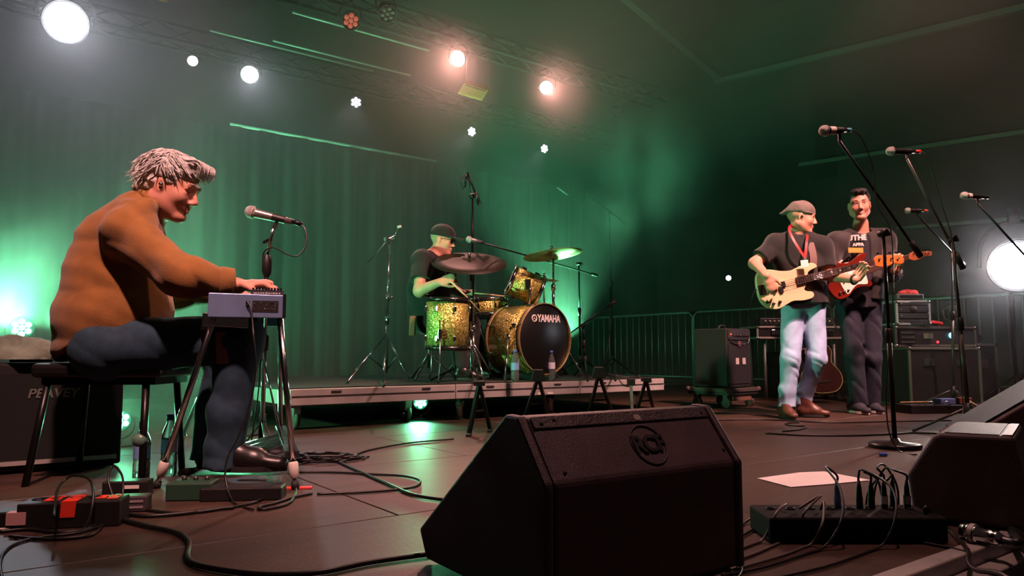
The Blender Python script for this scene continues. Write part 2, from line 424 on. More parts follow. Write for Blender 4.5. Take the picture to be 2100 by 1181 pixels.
# green floor lamps
def floorpar(px, py, d, aim, label, power, size=70, R=0.058, lift=True, spotaim=None):
    q = P(px, py, d); t = lamp('floor_light', label, q, aim, R, L_GREEN, group='green floor lamps', up=(0, 0, -1))
    m = q - (V(aim) - q).normalized() * 0.06
    zf = 0.0 if lift is True else lift
    MB().cyl((m.x, m.y, zf), (m.x, m.y, max(m.z - 0.2, zf + 0.012)), 0.012, n=8).build('post', M_CAN, t)
    MB().cyl((m.x, m.y, zf), (m.x, m.y, zf + 0.012), 0.10, n=20).build('foot', M_CAN, t)
    dd = (V(spotaim or aim) - q).normalized()
    spot('green_light', q + dd * 0.06, V(spotaim or aim), GREEN, power, size, 0.6, 0.05, parent=t)
    return t
lt = floorpar(45, 672, 3.9, V((0.3, 0.4, 0.75)), 'bright green seven-lens lamp behind the steel guitarist, throwing the big glow', 420, 100, spotaim=V((-0.9, 5.7, 1.5)))
q = P(45, 672, 3.9); spot('green_light', q + V((0.03, -0.06, 0.03)), V((-2.15, 2.6, 1.35)), GREEN, 150, 84, 0.7, 0.05, parent=lt)
floorpar(245, 862, 4.0, V((-0.5, 0, 0.25)), 'green floor lamp shining past the leg of the bench', 26, 80, spotaim=V((-1.2, 2.6, 0.9)))
floorpar(497, 845, 4.5, V((-0.6, 0, 0.25)), 'green floor lamp peeping from behind the knee and the steel legs', 60, 90, spotaim=V((-1.7, 2.4, 1.1)))
floorpar(862, 824, 5.62, V((-0.55, 0, 0.0)), 'green floor lamp under the drum riser', 26, 90)
q = P(1150, 720, 7.6)
t = lamp('floor_light', 'green lamp behind the drums lighting the cymbal and the smoke', q, P(1200, 300, 7.6), 0.07, L_GREEN, group='green floor lamps', up=(0, 0, -1))
MB().cyl((q.x, q.y, RISER), (q.x, q.y, RISER + .08), 0.08, .03, n=20).build('foot', M_CAN, t)
spot('green_light', q + V((.02, 0, .1)), P(1190, 440, 7.25), GREEN, 1000, 98, 0.8, 0.05, parent=t)
q = S(0.6, 8.2, 0.45)
t = lamp('floor_light', 'green uplight at the foot of the backdrop curtain', q, S(2.6, 9.0, 1.9), 0.10, L_GREEN, group='green floor lamps', up=(0, 0, -1))
MB().cyl((q.x, q.y, 0), (q.x, q.y, 0.26), 0.10, 0.02, n=20).build('foot', M_CAN, t)
spot('green_light', q + V((0.08, 0.05, 0.1)), S(2.2, 8.6, 1.9), GREEN, 520, 130, 0.8, 0.05, parent=t)
# glaring lamp at the side of the stage
q = P(2086, 545, 6.9)
t = lamp('side_light', 'blinding white lamp on a stand at the right edge', q, V((0.4, 0.2, 0.6)), 0.25, L_WHITE2, n7=False)
MB().cyl((q.x + 0.03, q.y + 0.15, 0), (q.x + 0.03, q.y + 0.15, q.z - 0.1), 0.02, n=10).build('post', M_CAN, t)
for k in range(3):
    a = k * 2.1; MB().tube([(q.x + .03, q.y + .15, 0.3), (q.x + .03 + 0.4 * math.cos(a), q.y + .15 + 0.4 * math.sin(a), 0.012)], 0.012, 6).build('leg', M_CAN, t)
spot('lamp_light', q + V((-0.28, -0.28, 0)), V((1.0, 2.0, 0.5)), (1.0, 0.78, 0.66), 150, 50, 0.8, 0.12, parent=t)
q = P(1494, 570, 9.6); lamp('work_light', 'small white work lamp far behind the bass amplifier', q, V((0.2, 0, 0.8)), 0.038, glow('lens_pale', '#eef0ff', 6), n7=False, yoke=False)
# hanging card signs
def thin_card(name, col):
    m = mat(name, col, 0.7); nt = m.node_tree; b = nt.nodes['Principled BSDF']; out = nt.nodes['Material Output']
    tr = nt.nodes.new('ShaderNodeBsdfTranslucent'); tr.inputs[0].default_value = lin(col)
    mx = nt.nodes.new('ShaderNodeMixShader'); mx.inputs[0].default_value = 0.55
    nt.links.new(b.outputs[0], mx.inputs[1]); nt.links.new(tr.outputs[0], mx.inputs[2]); nt.links.new(mx.outputs[0], out.inputs['Surface'])
    return m
M_CARD = thin_card('card', '#f2cf86'); M_CARDT = thin_card('card_strip', '#cf8a52'); M_INK = mat('ink', '#5a4030', 0.8)
def card(c4, label):
    a, b_, c, d = c4; n = (d - a).cross(b_ - a).normalized()
    t = root('hanging_sign', (a + b_ + c + d) / 4, label, 'sign', 'cards hanging in the roof')
    def quad(s0, s1, t0, t1, lift, th): 
        f = lambda s_, t_: a + (b_ - a) * s_ + (d - a) * t_ + n * lift
        return [f(s0, t0), f(s1, t0), f(s1, t1), f(s0, t1)], n * th
    MB().prism(*quad(0, 1, 0, 1, -0.004, 0.004)).build('card', M_CARD, t)
    MB().prism(*quad(0, 1, 0, 0.26, 0.0, 0.001)).build('strip', M_CARDT, t)
    rnd = random.Random(3)
    for row, (t0, h) in enumerate(((0.30, 0.10), (0.46, 0.05), (0.55, 0.05), (0.64, 0.05), (0.73, 0.05), (0.82, 0.05))):
        m = MB(); s = 0.05
        while s < 0.94:
            w_ = rnd.uniform(0.012, 0.05) if row else rnd.uniform(0.02, 0.06)
            m.prism(*quad(s, min(s + w_, 0.95), t0, t0 + h * (1 if row == 0 else 0.6), 0.0, 0.0012)); s += w_ + 0.018
        m.build('print_row', M_INK if row == 0 else mat('ink_faint', '#a88a5c', 0.8), t)
    up = V((0, 0, 0.35))
    for p in (a, b_): MB().tube([p, p + up], 0.003, 5).build('wire', BLACKM, t)
card([P(957, 164, 7.5), P(1005, 179, 7.62), P(992, 206, 7.45), P(939, 191, 7.33)], 'yellow printed card hanging under the roof between the lamps')
card([P(316, -16, 6.2), P(350, -6, 6.3), P(340, 5, 6.2), P(306, -6, 6.1)], 'second yellow card at the very top edge of the picture')

# ---------------- barriers at the side of the stage
def barrier(v0, label):
    u = 8.45; L = 2.12; t = root('crowd_barrier', S(u, v0 + L / 2, 0), label, 'barrier', 'crowd barriers along the side')
    z0, z1 = 0.16, 1.10
    MB().tube([S(u, v0, 0.02), S(u, v0, z1 - .06), S(u, v0 + 0.06, z1), S(u, v0 + L - .06, z1), S(u, v0 + L, z1 - .06), S(u, v0 + L, 0.02)], 0.019, 8).build('frame', STEEL, t)
    MB().tube([S(u, v0, z0), S(u, v0 + L, z0)], 0.014, 8).build('lower_rail', STEEL, t)
    p = None
    n = 15
    for i in range(n):
        if p is None: p = MB().tube([S(u, v0 + L / (n + 1), z0), S(u, v0 + L / (n + 1), z1)], 0.0085, 6).build('bar', STEEL, t)
        else:
            c = p.copy(); COL.objects.link(c); c.location = p.location + VX * (L / (n + 1)) * i
    for k in (0.35, L - 0.35):
        MB().tube([S(u - 0.3, v0 + k, 0.015), S(u - 0.27, v0 + k, 0.05), S(u + 0.27, v0 + k, 0.05), S(u + 0.3, v0 + k, 0.015)], 0.014, 6).build('foot', STEEL, t)
    return t
for v0, lb in ((7.0, 'steel crowd barrier in the smoke next to the drum riser'), (4.85, 'steel crowd barrier behind the bass amplifier and the bassist'), (2.7, 'steel crowd barrier beside the glaring side lamp')): barrier(v0, lb)
# thin stage haze and a thicker drift of smoke
def volume(name, mesh_b, dens, label, col=(1, 1, 1), an=0.35, noise=None):
    m = bpy.data.materials.new(name); m.use_nodes = True; nt = m.node_tree; nt.nodes.clear()
    o = nt.nodes.new('ShaderNodeOutputMaterial'); s = nt.nodes.new('ShaderNodeVolumeScatter')
    s.inputs['Color'].default_value = tuple(col) + (1,); s.inputs['Density'].default_value = dens; s.inputs['Anisotropy'].default_value = an
    nt.links.new(s.outputs[0], o.inputs['Volume'])
    if noise:
        tc = nt.nodes.new('ShaderNodeTexCoord'); n = nt.nodes.new('ShaderNodeTexNoise'); n.inputs['Scale'].default_value = noise; n.inputs['Detail'].default_value = 3
        nt.links.new(tc.outputs['Object'], n.inputs['Vector'])
        ln = nt.nodes.new('ShaderNodeVectorMath'); ln.operation = 'LENGTH'; nt.links.new(tc.outputs['Object'], ln.inputs[0])
        fo = nt.nodes.new('ShaderNodeMapRange'); fo.inputs['From Min'].default_value = 0.15; fo.inputs['From Max'].default_value = 1.0
        fo.inputs['To Min'].default_value = 1; fo.inputs['To Max'].default_value = 0; fo.interpolation_type = 'SMOOTHSTEP'
        nt.links.new(ln.outputs['Value'], fo.inputs['Value'])
        mr = nt.nodes.new('ShaderNodeMapRange'); mr.inputs['From Min'].default_value = 0.38; mr.inputs['From Max'].default_value = 0.72
        mr.inputs['To Max'].default_value = dens; nt.links.new(n.outputs['Fac'], mr.inputs['Value'])
        mu = nt.nodes.new('ShaderNodeMath'); mu.operation = 'MULTIPLY'; nt.links.new(mr.outputs[0], mu.inputs[0]); nt.links.new(fo.outputs[0], mu.inputs[1])
        nt.links.new(mu.outputs[0], s.inputs['Density'])
    ob = mesh_b.build(name, m); return tag(ob, label, kind='stuff')
volume('haze', MB().ubox(S(2.5, 7.75, 2.93), (15.0, 4.3, 5.8)).ubox(S(-1.9, 4.65, 2.93), (6.2, 1.86, 5.8)).ubox(S(8.45, 3.6, 2.93), (3.1, 3.9, 5.8)), 0.052, 'thin stage haze filling the tent', an=0.3)
volume('haze', MB().ubox(S(4.05, 3.6, 4.05), (5.66, 3.96, 3.5)), 0.010, 'thinner haze under the roof over the front of the stage', an=0.3)
sm = volume('smoke', MB().ball((0, 0, 0), 1.0, 20), 1.0, 'drift of pale smoke behind the drums', an=0.2, noise=1.6)
sm.location = P(1320, 440, 8.5) ; sm.scale = (1.05, 0.9, 1.7)
for vtx in sm.data.vertices: vtx.co.z -= 1.0
def puff(label, c, sc, dens, ns):
    s_ = volume('smoke', MB().ball((0, 0, 0), 1.0, 16), dens, label, an=0.3, noise=ns)
    for vtx in s_.data.vertices: vtx.co.z -= 1.0
    s_.location = c; s_.scale = sc
puff('bright green smoke around the lamp behind the steel guitarist', P(35, 600, 3.55), (0.50, 0.36, 0.60), 0.9, 1.2)
puff('added puff of pale smoke standing for the glare round the side lamp', P(2040, 540, 6.6), (0.7, 0.45, 0.7), 0.30, 1.3)  # puff added to stand for the glare round this lamp
# ================================================================== foreground monitors
M_WEDGE = mat('painted_cabinet', '#3a2c2e', 0.55, var=0.35, scale=9, bump=0.25, bscale=320)
M_WSCUFF = mat('scuffed_paint', '#332a2b', 0.55, var=0.6, scale=30, bump=0.4, bscale=200)
def wedge(label, B, ang, L, prof, logo=False, seam=True):
    e = V((math.cos(ang), math.sin(ang), 0)); n = V((-math.sin(ang), math.cos(ang), 0)); B = V((B[0], B[1], 0))
    t = root('stage_monitor', B + e * L / 2 + n * prof[2][0] , label, 'monitor speaker', 'floor monitors')
    cap = 0.022
    pt = lambda k, s: B + e * s + n * prof[k][0] + V((0, 0, prof[k][1]))
    N = len(prof)
    MB().prism([pt(k, cap + 0.003) for k in range(N)], e * (L - 2 * cap - 0.006)).build('cabinet', M_WEDGE, t, bevel=0.008)
    def grown(s):                              # the end caps stand slightly proud
        c = V((sum(p[0] for p in prof) / N, sum(p[1] for p in prof) / N))
        out = []
        for (a, z) in prof:
            q = V((a, z)) - c; q *= (1 + 0.004 / max(q.length, .01)); out.append(B + e * s + n * (c.x + q.x) + V((0, 0, max(c.y + q.y, 0.0))))
        return out
    for s in (0.0, L - cap): MB().prism(grown(s), e * cap).build('end_cap', M_WEDGE, t, bevel=0.007)
    return t, e, n, pt
prof = [(0.0, 0.012), (0.0, 0.25), (0.09, 0.371), (0.135, 0.372), (0.505, 0.075), (0.47, 0.012)]
ang = math.radians(34.6)
wt, e, n, pt = wedge('large black floor monitor in the centre foreground with oval emblem', (0.061, 1.415), ang, 0.58, prof)
a0, a1 = pt(1, 0), pt(2, 0); fd = (a1 - a0).normalized(); nn = e.cross(fd).normalized() * 1.0
if nn.y > 0: nn = -nn
up0 = 0.76 * (a1 - a0).length; H = (a1 - a0).length
pl = lambda s, h, o=0.0: a0 + e * s + fd * h + nn * o
MB().prism([pl(0.030, H * .80), pl(0.55, H * .80), pl(0.55, H * .99), pl(0.030, H * .99)], nn * 0.004).build('top_strip', M_WSCUFF, wt, bevel=0.002)
# emblem: raised oval ring and letters
c = pl(0.315, H * 0.42, 0.001); Rg = 0.048
ell = [c + e * Rg * math.cos(2 * PI * k / 40) + fd * Rg * math.sin(2 * PI * k / 40) for k in range(40)]
M_EMB = mat('emblem', '#0e0b0c', 0.5)
MB().tube(ell, 0.0022, 6, closed=True).build('emblem_ring', M_EMB, wt)
Mx = axes(e, fd, nn, c + nn * 0.001)
text('emblem_letters', 'RCF', 0.056, Mx, M_EMB, wt, 0.0025, 1.0, 0.0016, 0.92)
M_PALE = mat('worn_spot', '#8e8480', 0.8)
MB().prism([pl(0.318 + 0.010 * math.cos(k * PI / 4) * (1 + .3 * (k % 2)), H * 0.875 + 0.008 * math.sin(k * PI / 4), 0.0041) for k in range(8)], nn * 0.0004).build('worn_spot', M_PALE, wt)
for (s, h) in ((0.05, 0.87), (0.06, 0.14), (0.53, 0.88), (0.54, 0.22), (0.085, 0.92)):
    MB().lathe([(0.004, 0), (0.004, 0.002), (0, 0.0025)], pl(s, H * h, 0.003 if h > .8 else 0.0), nn, 10).build('screw', BLACKM, wt)
MB().box(pt(0, 0.11) + n * 0.06 + V((0, 0, 0.006 - 0.012)), (0.05, 0.05, 0.012)).build('foot', RUBBER, wt)
MB().box(pt(0, 0.47) + n * 0.06 + V((0, 0, 0.006 - 0.012)), (0.05, 0.05, 0.012)).build('foot', RUBBER, wt)
MB().box(pt(0, 0.11) + n * 0.40 + V((0, 0, 0.006 - 0.012)), (0.05, 0.05, 0.012)).build('foot', RUBBER, wt)
MB().box(pt(0, 0.47) + n * 0.40 + V((0, 0, 0.006 - 0.012)), (0.05, 0.05, 0.012)).build('foot', RUBBER, wt)
# grille on the sloping baffle
g0, g1 = pt(3, 0), pt(4, 0); gd = (g1 - g0).normalized(); gn = V((n.x * 0.63, n.y * 0.63, 0.776))
MB().prism([g0 + e * .03 + gd * .02, g0 + e * .55 + gd * .02, g0 + e * .55 + gd * .455, g0 + e * .03 + gd * .455], gn * 0.006).build('grille', mat('grille', '#141314', 0.5, metal=0.5, bump=0.6, bscale=900), wt, bevel=0.002)
# smaller monitor at the right edge
mdir = V((0.8, -0.6, 0)); e2a = math.atan2(0.8, 0.6)
def wedge2(label, O, ang, L, prof):
    e = V((math.cos(ang), math.sin(ang), 0)); m = V((math.sin(ang), -math.cos(ang), 0)); O = V((O[0], O[1], 0))
    t = root('stage_monitor', O + e * L / 2, label, 'monitor speaker', 'floor monitors')
    q = lambda p, s: O + m * p[0] + e * s + V((0, 0, p[1]))
    MB().prism([q(p, 0) for p in prof], e * L).build('cabinet', M_WEDGE, t, bevel=0.012, bseg=3)
    return t, e, m, q
pr2 = [(-0.06, 0.012), (-0.0725, 0.141), (0.0, 0.258), (0.02, 0.266), (0.20, 0.268), (0.238, 0.03), (0.235, 0.012)]
t2, e2, m2, q2 = wedge2('smaller black floor monitor at the right edge behind the stage box', (1.247, 2.2), e2a, 0.46, pr2)
MB().prism([q2((0.03, 0.2665), 0.02), q2((0.165, 0.2675), 0.02), q2((0.165, 0.2675), 0.44), q2((0.03, 0.2665), 0.44)], (0, 0, 0.002)).build('top_panel', M_WSCUFF, t2)
MB().prism([q2((0.172, 0.267), 0.02), q2((0.196, 0.2675), 0.02), q2((0.196, 0.2675), 0.44), q2((0.172, 0.267), 0.44)], (0, 0, 0.003)).build('corner_strip', mat('pale_strip', '#6d5a58', 0.55), t2)  # paler strip along the right edge of the top
for a, b_ in ((-0.03, .05), (0.2, .05), (-0.03, .4), (0.2, .4)): MB().box(q2((a, 0.006), b_), (.04, .04, .012)).build('foot', RUBBER, t2)
pr3 = [(-0.30, 0.012), (-0.31, 0.10), (0.14, 0.40), (0.22, 0.40), (0.26, 0.20), (0.24, 0.012)]
t3, e3, m3, q3 = wedge2('dark floor monitor behind the right-edge monitor, cut by the frame', (2.36, 3.32), math.radians(70), 0.5, pr3)
MB().prism([q3((-0.28, 0.126), 0.03), q3((0.12, 0.392), 0.03), q3((0.12, 0.392), 0.47), q3((-0.28, 0.126), 0.47)], V((-0.3, 0, 0.5)) * 0.01).build('grille', mat('grille', '#141314', 0.5), t3)
for a, b_ in ((-0.25, .05), (0.2, .05), (-0.25, .42), (0.2, .42)): MB().box(q3((a, 0.006), b_), (.04, .04, .012)).build('foot', RUBBER, t3)

# ================================================================== stage box with its plugs
sb = root('stage_box', V((0.92, 2.06, 0)), 'low black stage box full of plugged cables in the right foreground', 'stage box')
MB().box((0.915, 2.06, 0.036), (0.47, 0.17, 0.066)).build('case', mat('matt_black', '#070606', .8, spec=.2), sb, bevel=0.006)
for k in range(8):
    MB().lathe([(0.013, 0), (0.013, 0.004), (0.009, 0.004), (0.009, 0.001)], (0.72 + 0.055 * k, 2.085, 0.069), V((0, 0, 1)), 14).build('socket', BLACKM, sb)
for k in range(4): MB().box((0.72 + 0.13 * k, 2.06, 0.0015), (0.03, 0.12, 0.003)).build('foot', RUBBER, sb)
M_GREYC = mat('grey_cable', '#5d5654', 0.4); M_BAND = mat('band_white', '#b8b3ad', 0.5)
def xlr(label, base, pts, band=None, r=0.0032, m=None, col=None):
    base = V(base); t = root('microphone_cable', base, label, 'cable', 'cables plugged into the stage box')
    z = base.z
    MB().lathe([(0.0095, 0.0), (0.0095, 0.03), (0.0085, 0.032), (0.007, 0.055), (0.0042, 0.075), (0, 0.075)], base, V((0, 0, 1)), 14).build('plug', col or BLACKM, t)
    if band: MB().lathe([(0.0102, 0.012), (0.0102, 0.034)], base, V((0, 0, 1)), 14).build('band', band, t)
    p = spline([base + V((0, 0, 0.07)), base + V((0, -0.002, 0.09))] + pts, 8)
    p = [V((q.x, q.y, max(q.z, r + 0.001))) for q in p]
    MB().tube(p, r, 6).build('lead', m or CABLE, t)
zt = 0.071
X_ = lambda px: (px - 1050) / 1500 * 2.085
def arc(px0, top, px1, mid, end):               # a lead that loops over the front of the box
    a = V((X_(px0), 2.085, 0)); 
    return [P(*top, 2.07), P(*px1, 1.99), P(*mid, 1.93)] + [G(*q, 0.004) for q in end]
xlr('cable plug with blue sleeve leaning left of the row, loop rising highest', (X_(1703), 2.085, zt), arc(1703, (1692, 957), (1722, 1000), (1727, 1062), [(1680, 1128), (1560, 1165), (1440, 1185)]), col=mat('blue_sleeve', '#25304e', 0.5))
xlr('dark cable plug whose wide loop hangs over the box front', (X_(1747), 2.085, zt), arc(1747, (1770, 964), (1828, 1000), (1836, 1062), [(1800, 1125), (1700, 1160), (1560, 1192)]))
xlr('slim black cable plug beside the white-banded plug', (X_(1771), 2.085, zt), [P(1772, 968, 2.08), P(1800, 985, 2.14), P(1812, 1040, 2.2), G(1820, 1062, .004), G(1850, 1050, .004)])
xlr('white-banded cable plug in the middle of the row', (X_(1797), 2.085, zt), [P(1798, 958, 2.09), P(1815, 955, 2.16), P(1840, 1000, 2.2), G(1842, 1066, .004)], band=M_BAND)
xlr('grey-banded cable plug at the end of the row near the monitor', (X_(1843), 2.085, zt), [P(1836, 965, 2.08), P(1815, 960, 2.14), P(1795, 1000, 2.18), G(1790, 1068, .004)], band=mat('band_grey', '#8f8a86', 0.5))
xlr('small plug half hidden behind the banded plugs', (X_(1820), 2.10, zt), [P(1818, 985, 2.1), P(1808, 975, 2.16), P(1780, 1010, 2.2), G(1775, 1066, .004)])
def lead(label, pts, r=0.0035, m=None, group='leads around the stage box'): return cable(label, pts, r, m, group=group)
lead('pale grey lead arching from the stage box to the lower left', [V((0.735, 2.06, .075)), P(1612, 1033, 2.05), P(1590, 1055, 1.98), G(1560, 1110, .004), G(1480, 1140, .004), G(1400, 1170, .004), G(1330, 1200, .004)], m=M_GREYC)
lead('second pale lead crossing the floor beside the first', [V((0.79, 2.06, .075)), P(1683, 1016, 2.04), P(1650, 1050, 1.98), G(1620, 1105, .004), G(1540, 1138, .004), G(1440, 1172, .004), G(1370, 1200, .004)], m=M_GREYC)
lead('pale lead swinging down the box front in a wide curve', [V((0.845, 2.05, .075)), P(1690, 1030, 2.0), P(1686, 1075, 1.93), G(1660, 1118, .004), G(1600, 1140, .004), G(1500, 1170, .004), G(1450, 1195, .004)], m=M_GREYC)
lead('dark lead curled at the corner of the big monitor', [G(1500, 1090, .005), G(1530, 1070, .006), G(1560, 1050, .03), G(1580, 1062, .006), G(1545, 1085, .005), G(1510, 1105, .005), G(1480, 1120, .005), G(1520, 1150, .005), G(1500, 1175, .005)])
lead('dark coil on the floor before the big monitor corner', [G(1460, 1150, .005), G(1490, 1140, .005), G(1520, 1160, .005), G(1510, 1185, .005), G(1480, 1178, .006), G(1470, 1160, .012), G(1500, 1150, .005)])
lead('thick black lead running from the box over the stage edge', [V((1.13, 2.04, .05)), P(1900, 1040, 2.02), G(1935, 1080, .006), G(1965, 1105, .006), G(1985, 1130, .008), G(1995, 1165, 0.01), V((0.99, 1.45, 0.03)), V((1.0, 1.3, -0.3))], r=0.006)
cable('thin lead lying along the floor behind the stage edge', [G(1890, 1112, .004), G(1940, 1122, .004), G(1985, 1133, .004)], 0.004)
# heavy multipin connector
mc = root('multipin_connector', G(2010, 1090, 0), 'shiny cylindrical multipin connector at the right of the stage box', 'connector')
pa, pb = P(1975, 1068, 2.0), P(2038, 1076, 1.93)
pa.z = pb.z = 0.028; ax = (pb - pa).normalized()
MB().lathe([(0, 0), (0.024, 0), (0.024, 0.02), (0.020, 0.022), (0.020, 0.032), (0.025, 0.034), (0.025, 0.04), (0.019, 0.042), (0.019, 0.085), (0.012, 0.10), (0, 0.10)], pa, ax, 20).build('shell', CHROME, mc)
MB().lathe([(0.0255, 0.021), (0.0255, 0.033)], pa, ax, 20).build('ring', ALU, mc)
cable('thick black multicore leaving the frame from the multipin connector', [pa + ax * 0.098, pa + ax * 0.14 + V((0, 0, .004)), G(2075, 1085, .012), G(2120, 1115, .012)], 0.010, cat='cable')
tg = MB(); q = [G(1553, 981, .002), G(1622, 999, .002), G(1700, 993, .002), G(1786, 985, .002), G(1690, 967, .002), G(1640, 969, .002)]
tag(tg.prism(q, (0, 0, 0.0012)).build('paper_sheet', PAPER), 'white sheet of paper lying on the deck behind the stage box', 'paper')
tag(MB().box(G(1811, 932, .008), (0.035, 0.02, 0.016)).build('tape_roll_end', mat('blue_tape', '#2d4fae', 0.6), bevel=.003), 'small blue scrap at the foot of the round microphone base', 'scrap')

# ================================================================== microphones and stands
M_MESH = mat('mic_grille', '#b2aeab', 0.45, metal=0.4, bump=0.6, bscale=900)
M_MICB = mat('mic_body', '#1d1c1d', 0.4, metal=0.3); M_MICB2 = mat('mic_body_satin', '#8a8784', 0.35, metal=0.7)
def mic(label, head, tail, R=0.027, band=None, tip=None, body=None):
    head, tail = V(head), V(tail); d = (tail - head).normalized(); L = (tail - head).length
    t = root('microphone', (head + tail) / 2, label, 'microphone', 'vocal microphones')
    MB().ball(head, R, 18).build('grille', M_MESH, t)
    MB().ring(head + d * R * 0.35, d, R * 0.96, R * 0.10, 22, 6).build('grille_ring', ALU, t)
    MB().lathe([(R * 0.75, R * 0.72), (R * 0.72, R * 1.2), (R * 0.62, L * 0.45), (R * 0.45, L * 0.86), (0, L * 0.86)], head, d, 18).build('body', body or M_MICB, t)
    if band: MB().lathe([(R * 0.80, R * 1.0), (R * 0.76, R * 2.2)], head, d, 18).build('tape_band', band, t)
    MB().lathe([(0, L * 0.84), (R * 0.42, L * 0.84), (R * 0.42, L * 1.05), (R * 0.2, L * 1.08), (0, L * 1.08)], head, d, 14).build('plug', tip or BLACKM, t)
    return t
def stand(label, base, kind, top, boom=None, clip=None, r=0.010, m=BLACKM, feet=None, name='microphone_stand', clutch=True, floor_z=0.0, group='microphone stands'):
    base = V(base); top = V(top)
    t = root(name, base, label, 'stand', group)
    if kind == 'round':
        MB().lathe([(0, 0), (0.125, 0), (0.13, 0.006), (0.13, 0.02), (0.11, 0.028), (0.03, 0.034), (0.02, 0.05), (0, 0.05)], base, V((0, 0, 1)), 36).build('base', BLACKM, t)
        hub = base + V((0, 0, 0.03))
    else:
        hub = base + V((0, 0, 0.14))
        for k, f in enumerate(feet or [base + V((math.cos(a), math.sin(a), 0)) * 0.3 for a in (0.4, 2.5, 4.6)]):
            f = V(f); f.z = base.z + 0.011
            lg = MB().tube([hub + V((0, 0, 0.03)), f], r * 0.8, 8).build('leg', m, t)
            MB().ball(f, 0.0115, 8).build('rubber_foot', RUBBER, lg)
        MB().cyl(base + V((0, 0, 0.08)), hub + V((0, 0, 0.06)), r * 2, n=12).build('hub', BLACK, t)
    mid = hub.lerp(top, 0.52)
    MB().cyl(hub, mid, r * 1.25, n=12).build('lower_tube', m, t)
    MB().cyl(mid, top, r * 0.9, n=12).build('upper_tube', m, t)
    MB().lathe([(r * 1.3, -0.05), (r * 2.0, -0.045), (r * 2.0, 0.02), (r * 1.2, 0.03)], mid, (top - hub), 14).build('clutch', BLACK, t)
    if boom:
        a, b_ = V(boom[0]), V(boom[1])
        MB().cyl(a, b_, r * 0.75, n=10).build('boom', m, t)
        dd = (b_ - a).normalized()
        MB().cyl(a - dd * 0.02, a + dd * 0.09, r * 1.7, n=12).build('counterweight', BLACK, t)
        x, y, z = frame_of(dd)
        MB().cyl(top - x * 0.022, top + x * 0.022, r * 2.0, n=14).build('swivel', BLACK, t)
        MB().bar(top + x * 0.03 - z * 0.02, top + x * 0.03 + z * 0.02, 0.008, 0.012).build('wing_screw', BLACKM, t)
    if clip:
        c0, c1, cm = V(clip[0]), V(clip[1]), V(clip[2]); d = (c1 - c0).normalized()
        MB().lathe([(0.019, 0), (0.0165, (c1 - c0).length)], c0, d, 14).build('clip', BLACK, t)
        MB().bar(cm, (c0 + c1) / 2, 0.010, 0.014).build('clip_neck', BLACK, t)
    return t
def micset(px, py, d, tx, ty, lbm, band=None, tip=None, dd=0.0, R=None, body=None):
    h, tl = P(px, py, d), P(tx, ty, d + dd)
    R = R or 0.027
    mic(lbm, h, tl, R, band, tip, body)
    ax = (tl - h)
    return h, tl, h + ax * 0.45, h + ax * 0.72
BLUE = mat('teal_tip', '#3f9fb4', 0.5); RED = mat('red_tip', '#d3322c', 0.5); CREAM = mat('cream_tape', '#d9cfc4', 0.6)
# tallest: round base stand at the right
h, tl, c0, c1 = micset(1690, 268, 3.72, 1742, 267, 'microphone with cream band and teal plug, the highest one', CREAM, BLUE, 0.03, 0.028)
tp = P(1811, 478, 3.84)
stand('round-base boom stand holding the teal-plugged microphone', G(1836, 918), 'round', tp, (P(1884, 520, 3.98), P(1722, 290, 3.74)), (c0, c1, P(1722, 290, 3.74)))
tag(MB().tube(spline([tl + V((.02, 0, 0)), P(1768, 285, 3.77), P(1790, 345, 3.8), P(1800, 420, 3.8), P(1826, 470, 3.78), P(1832, 560, 3.76), P(1828, 680, 3.76), P(1818, 790, 3.76), P(1822, 880, 3.76), G(1845, 925, .006), G(1880, 932, .006)], 8), 0.0035, 6).build('microphone_cable', CABLE), 'black cable hanging down the round-base boom stand', 'cable')
h, tl, c0, c1 = micset(1826, 310, 4.35, 1884, 311, 'microphone with red plug on the second boom from the round base', None, RED, 0.03, 0.027)
tp = P(1953, 490, 4.45)
stand('boom stand with steel tube at the right holding the red-plugged microphone', G(1988, 893), 'tripod', tp, (P(1972, 545, 4.5), P(1860, 325, 4.36)), (c0, c1, P(1860, 325, 4.36)), m=mat('grey_tube', '#55534f', 0.35, metal=0.7))
tag(MB().tube(spline([tl + V((.02, 0, 0)), P(1905, 330, 4.37), P(1925, 400, 4.38), P(1955, 500, 4.38), P(1962, 600, 4.38), P(1968, 720, 4.36), P(1975, 840, 4.35), G(1965, 912, .006)], 8), 0.0035, 6).build('microphone_cable', CABLE), 'black cable falling along the steel boom stand', 'cable')
h, tl, c0, c1 = micset(1977, 401, 5.0, 2024, 405, 'white-banded microphone before the glare of the side lamp', CREAM, None, 0.05, 0.026)
stand('boom stand running out of the frame under the white-banded microphone', G(2165, 872), 'tripod', P(2140, 560, 5.1), (P(2190, 620, 5.15), P(2005, 418, 5.02)), (c0, c1, P(2005, 418, 5.02)))
h, tl, c0, c1 = micset(1861, 432, 6.0, 1899, 432, 'small farther microphone with orange plug between the booms', None, mat('orange_tip', '#e0502f', 0.5), 0.03, 0.025)
stand('far boom stand behind the steel boom stand', G(1957, 836), 'tripod', P(1951, 497, 6.7), (P(1975, 540, 6.85), P(1882, 442, 6.02)), (c0, c1, P(1882, 442, 6.02)), m=mat('grey_tube', '#55534f', 0.35))
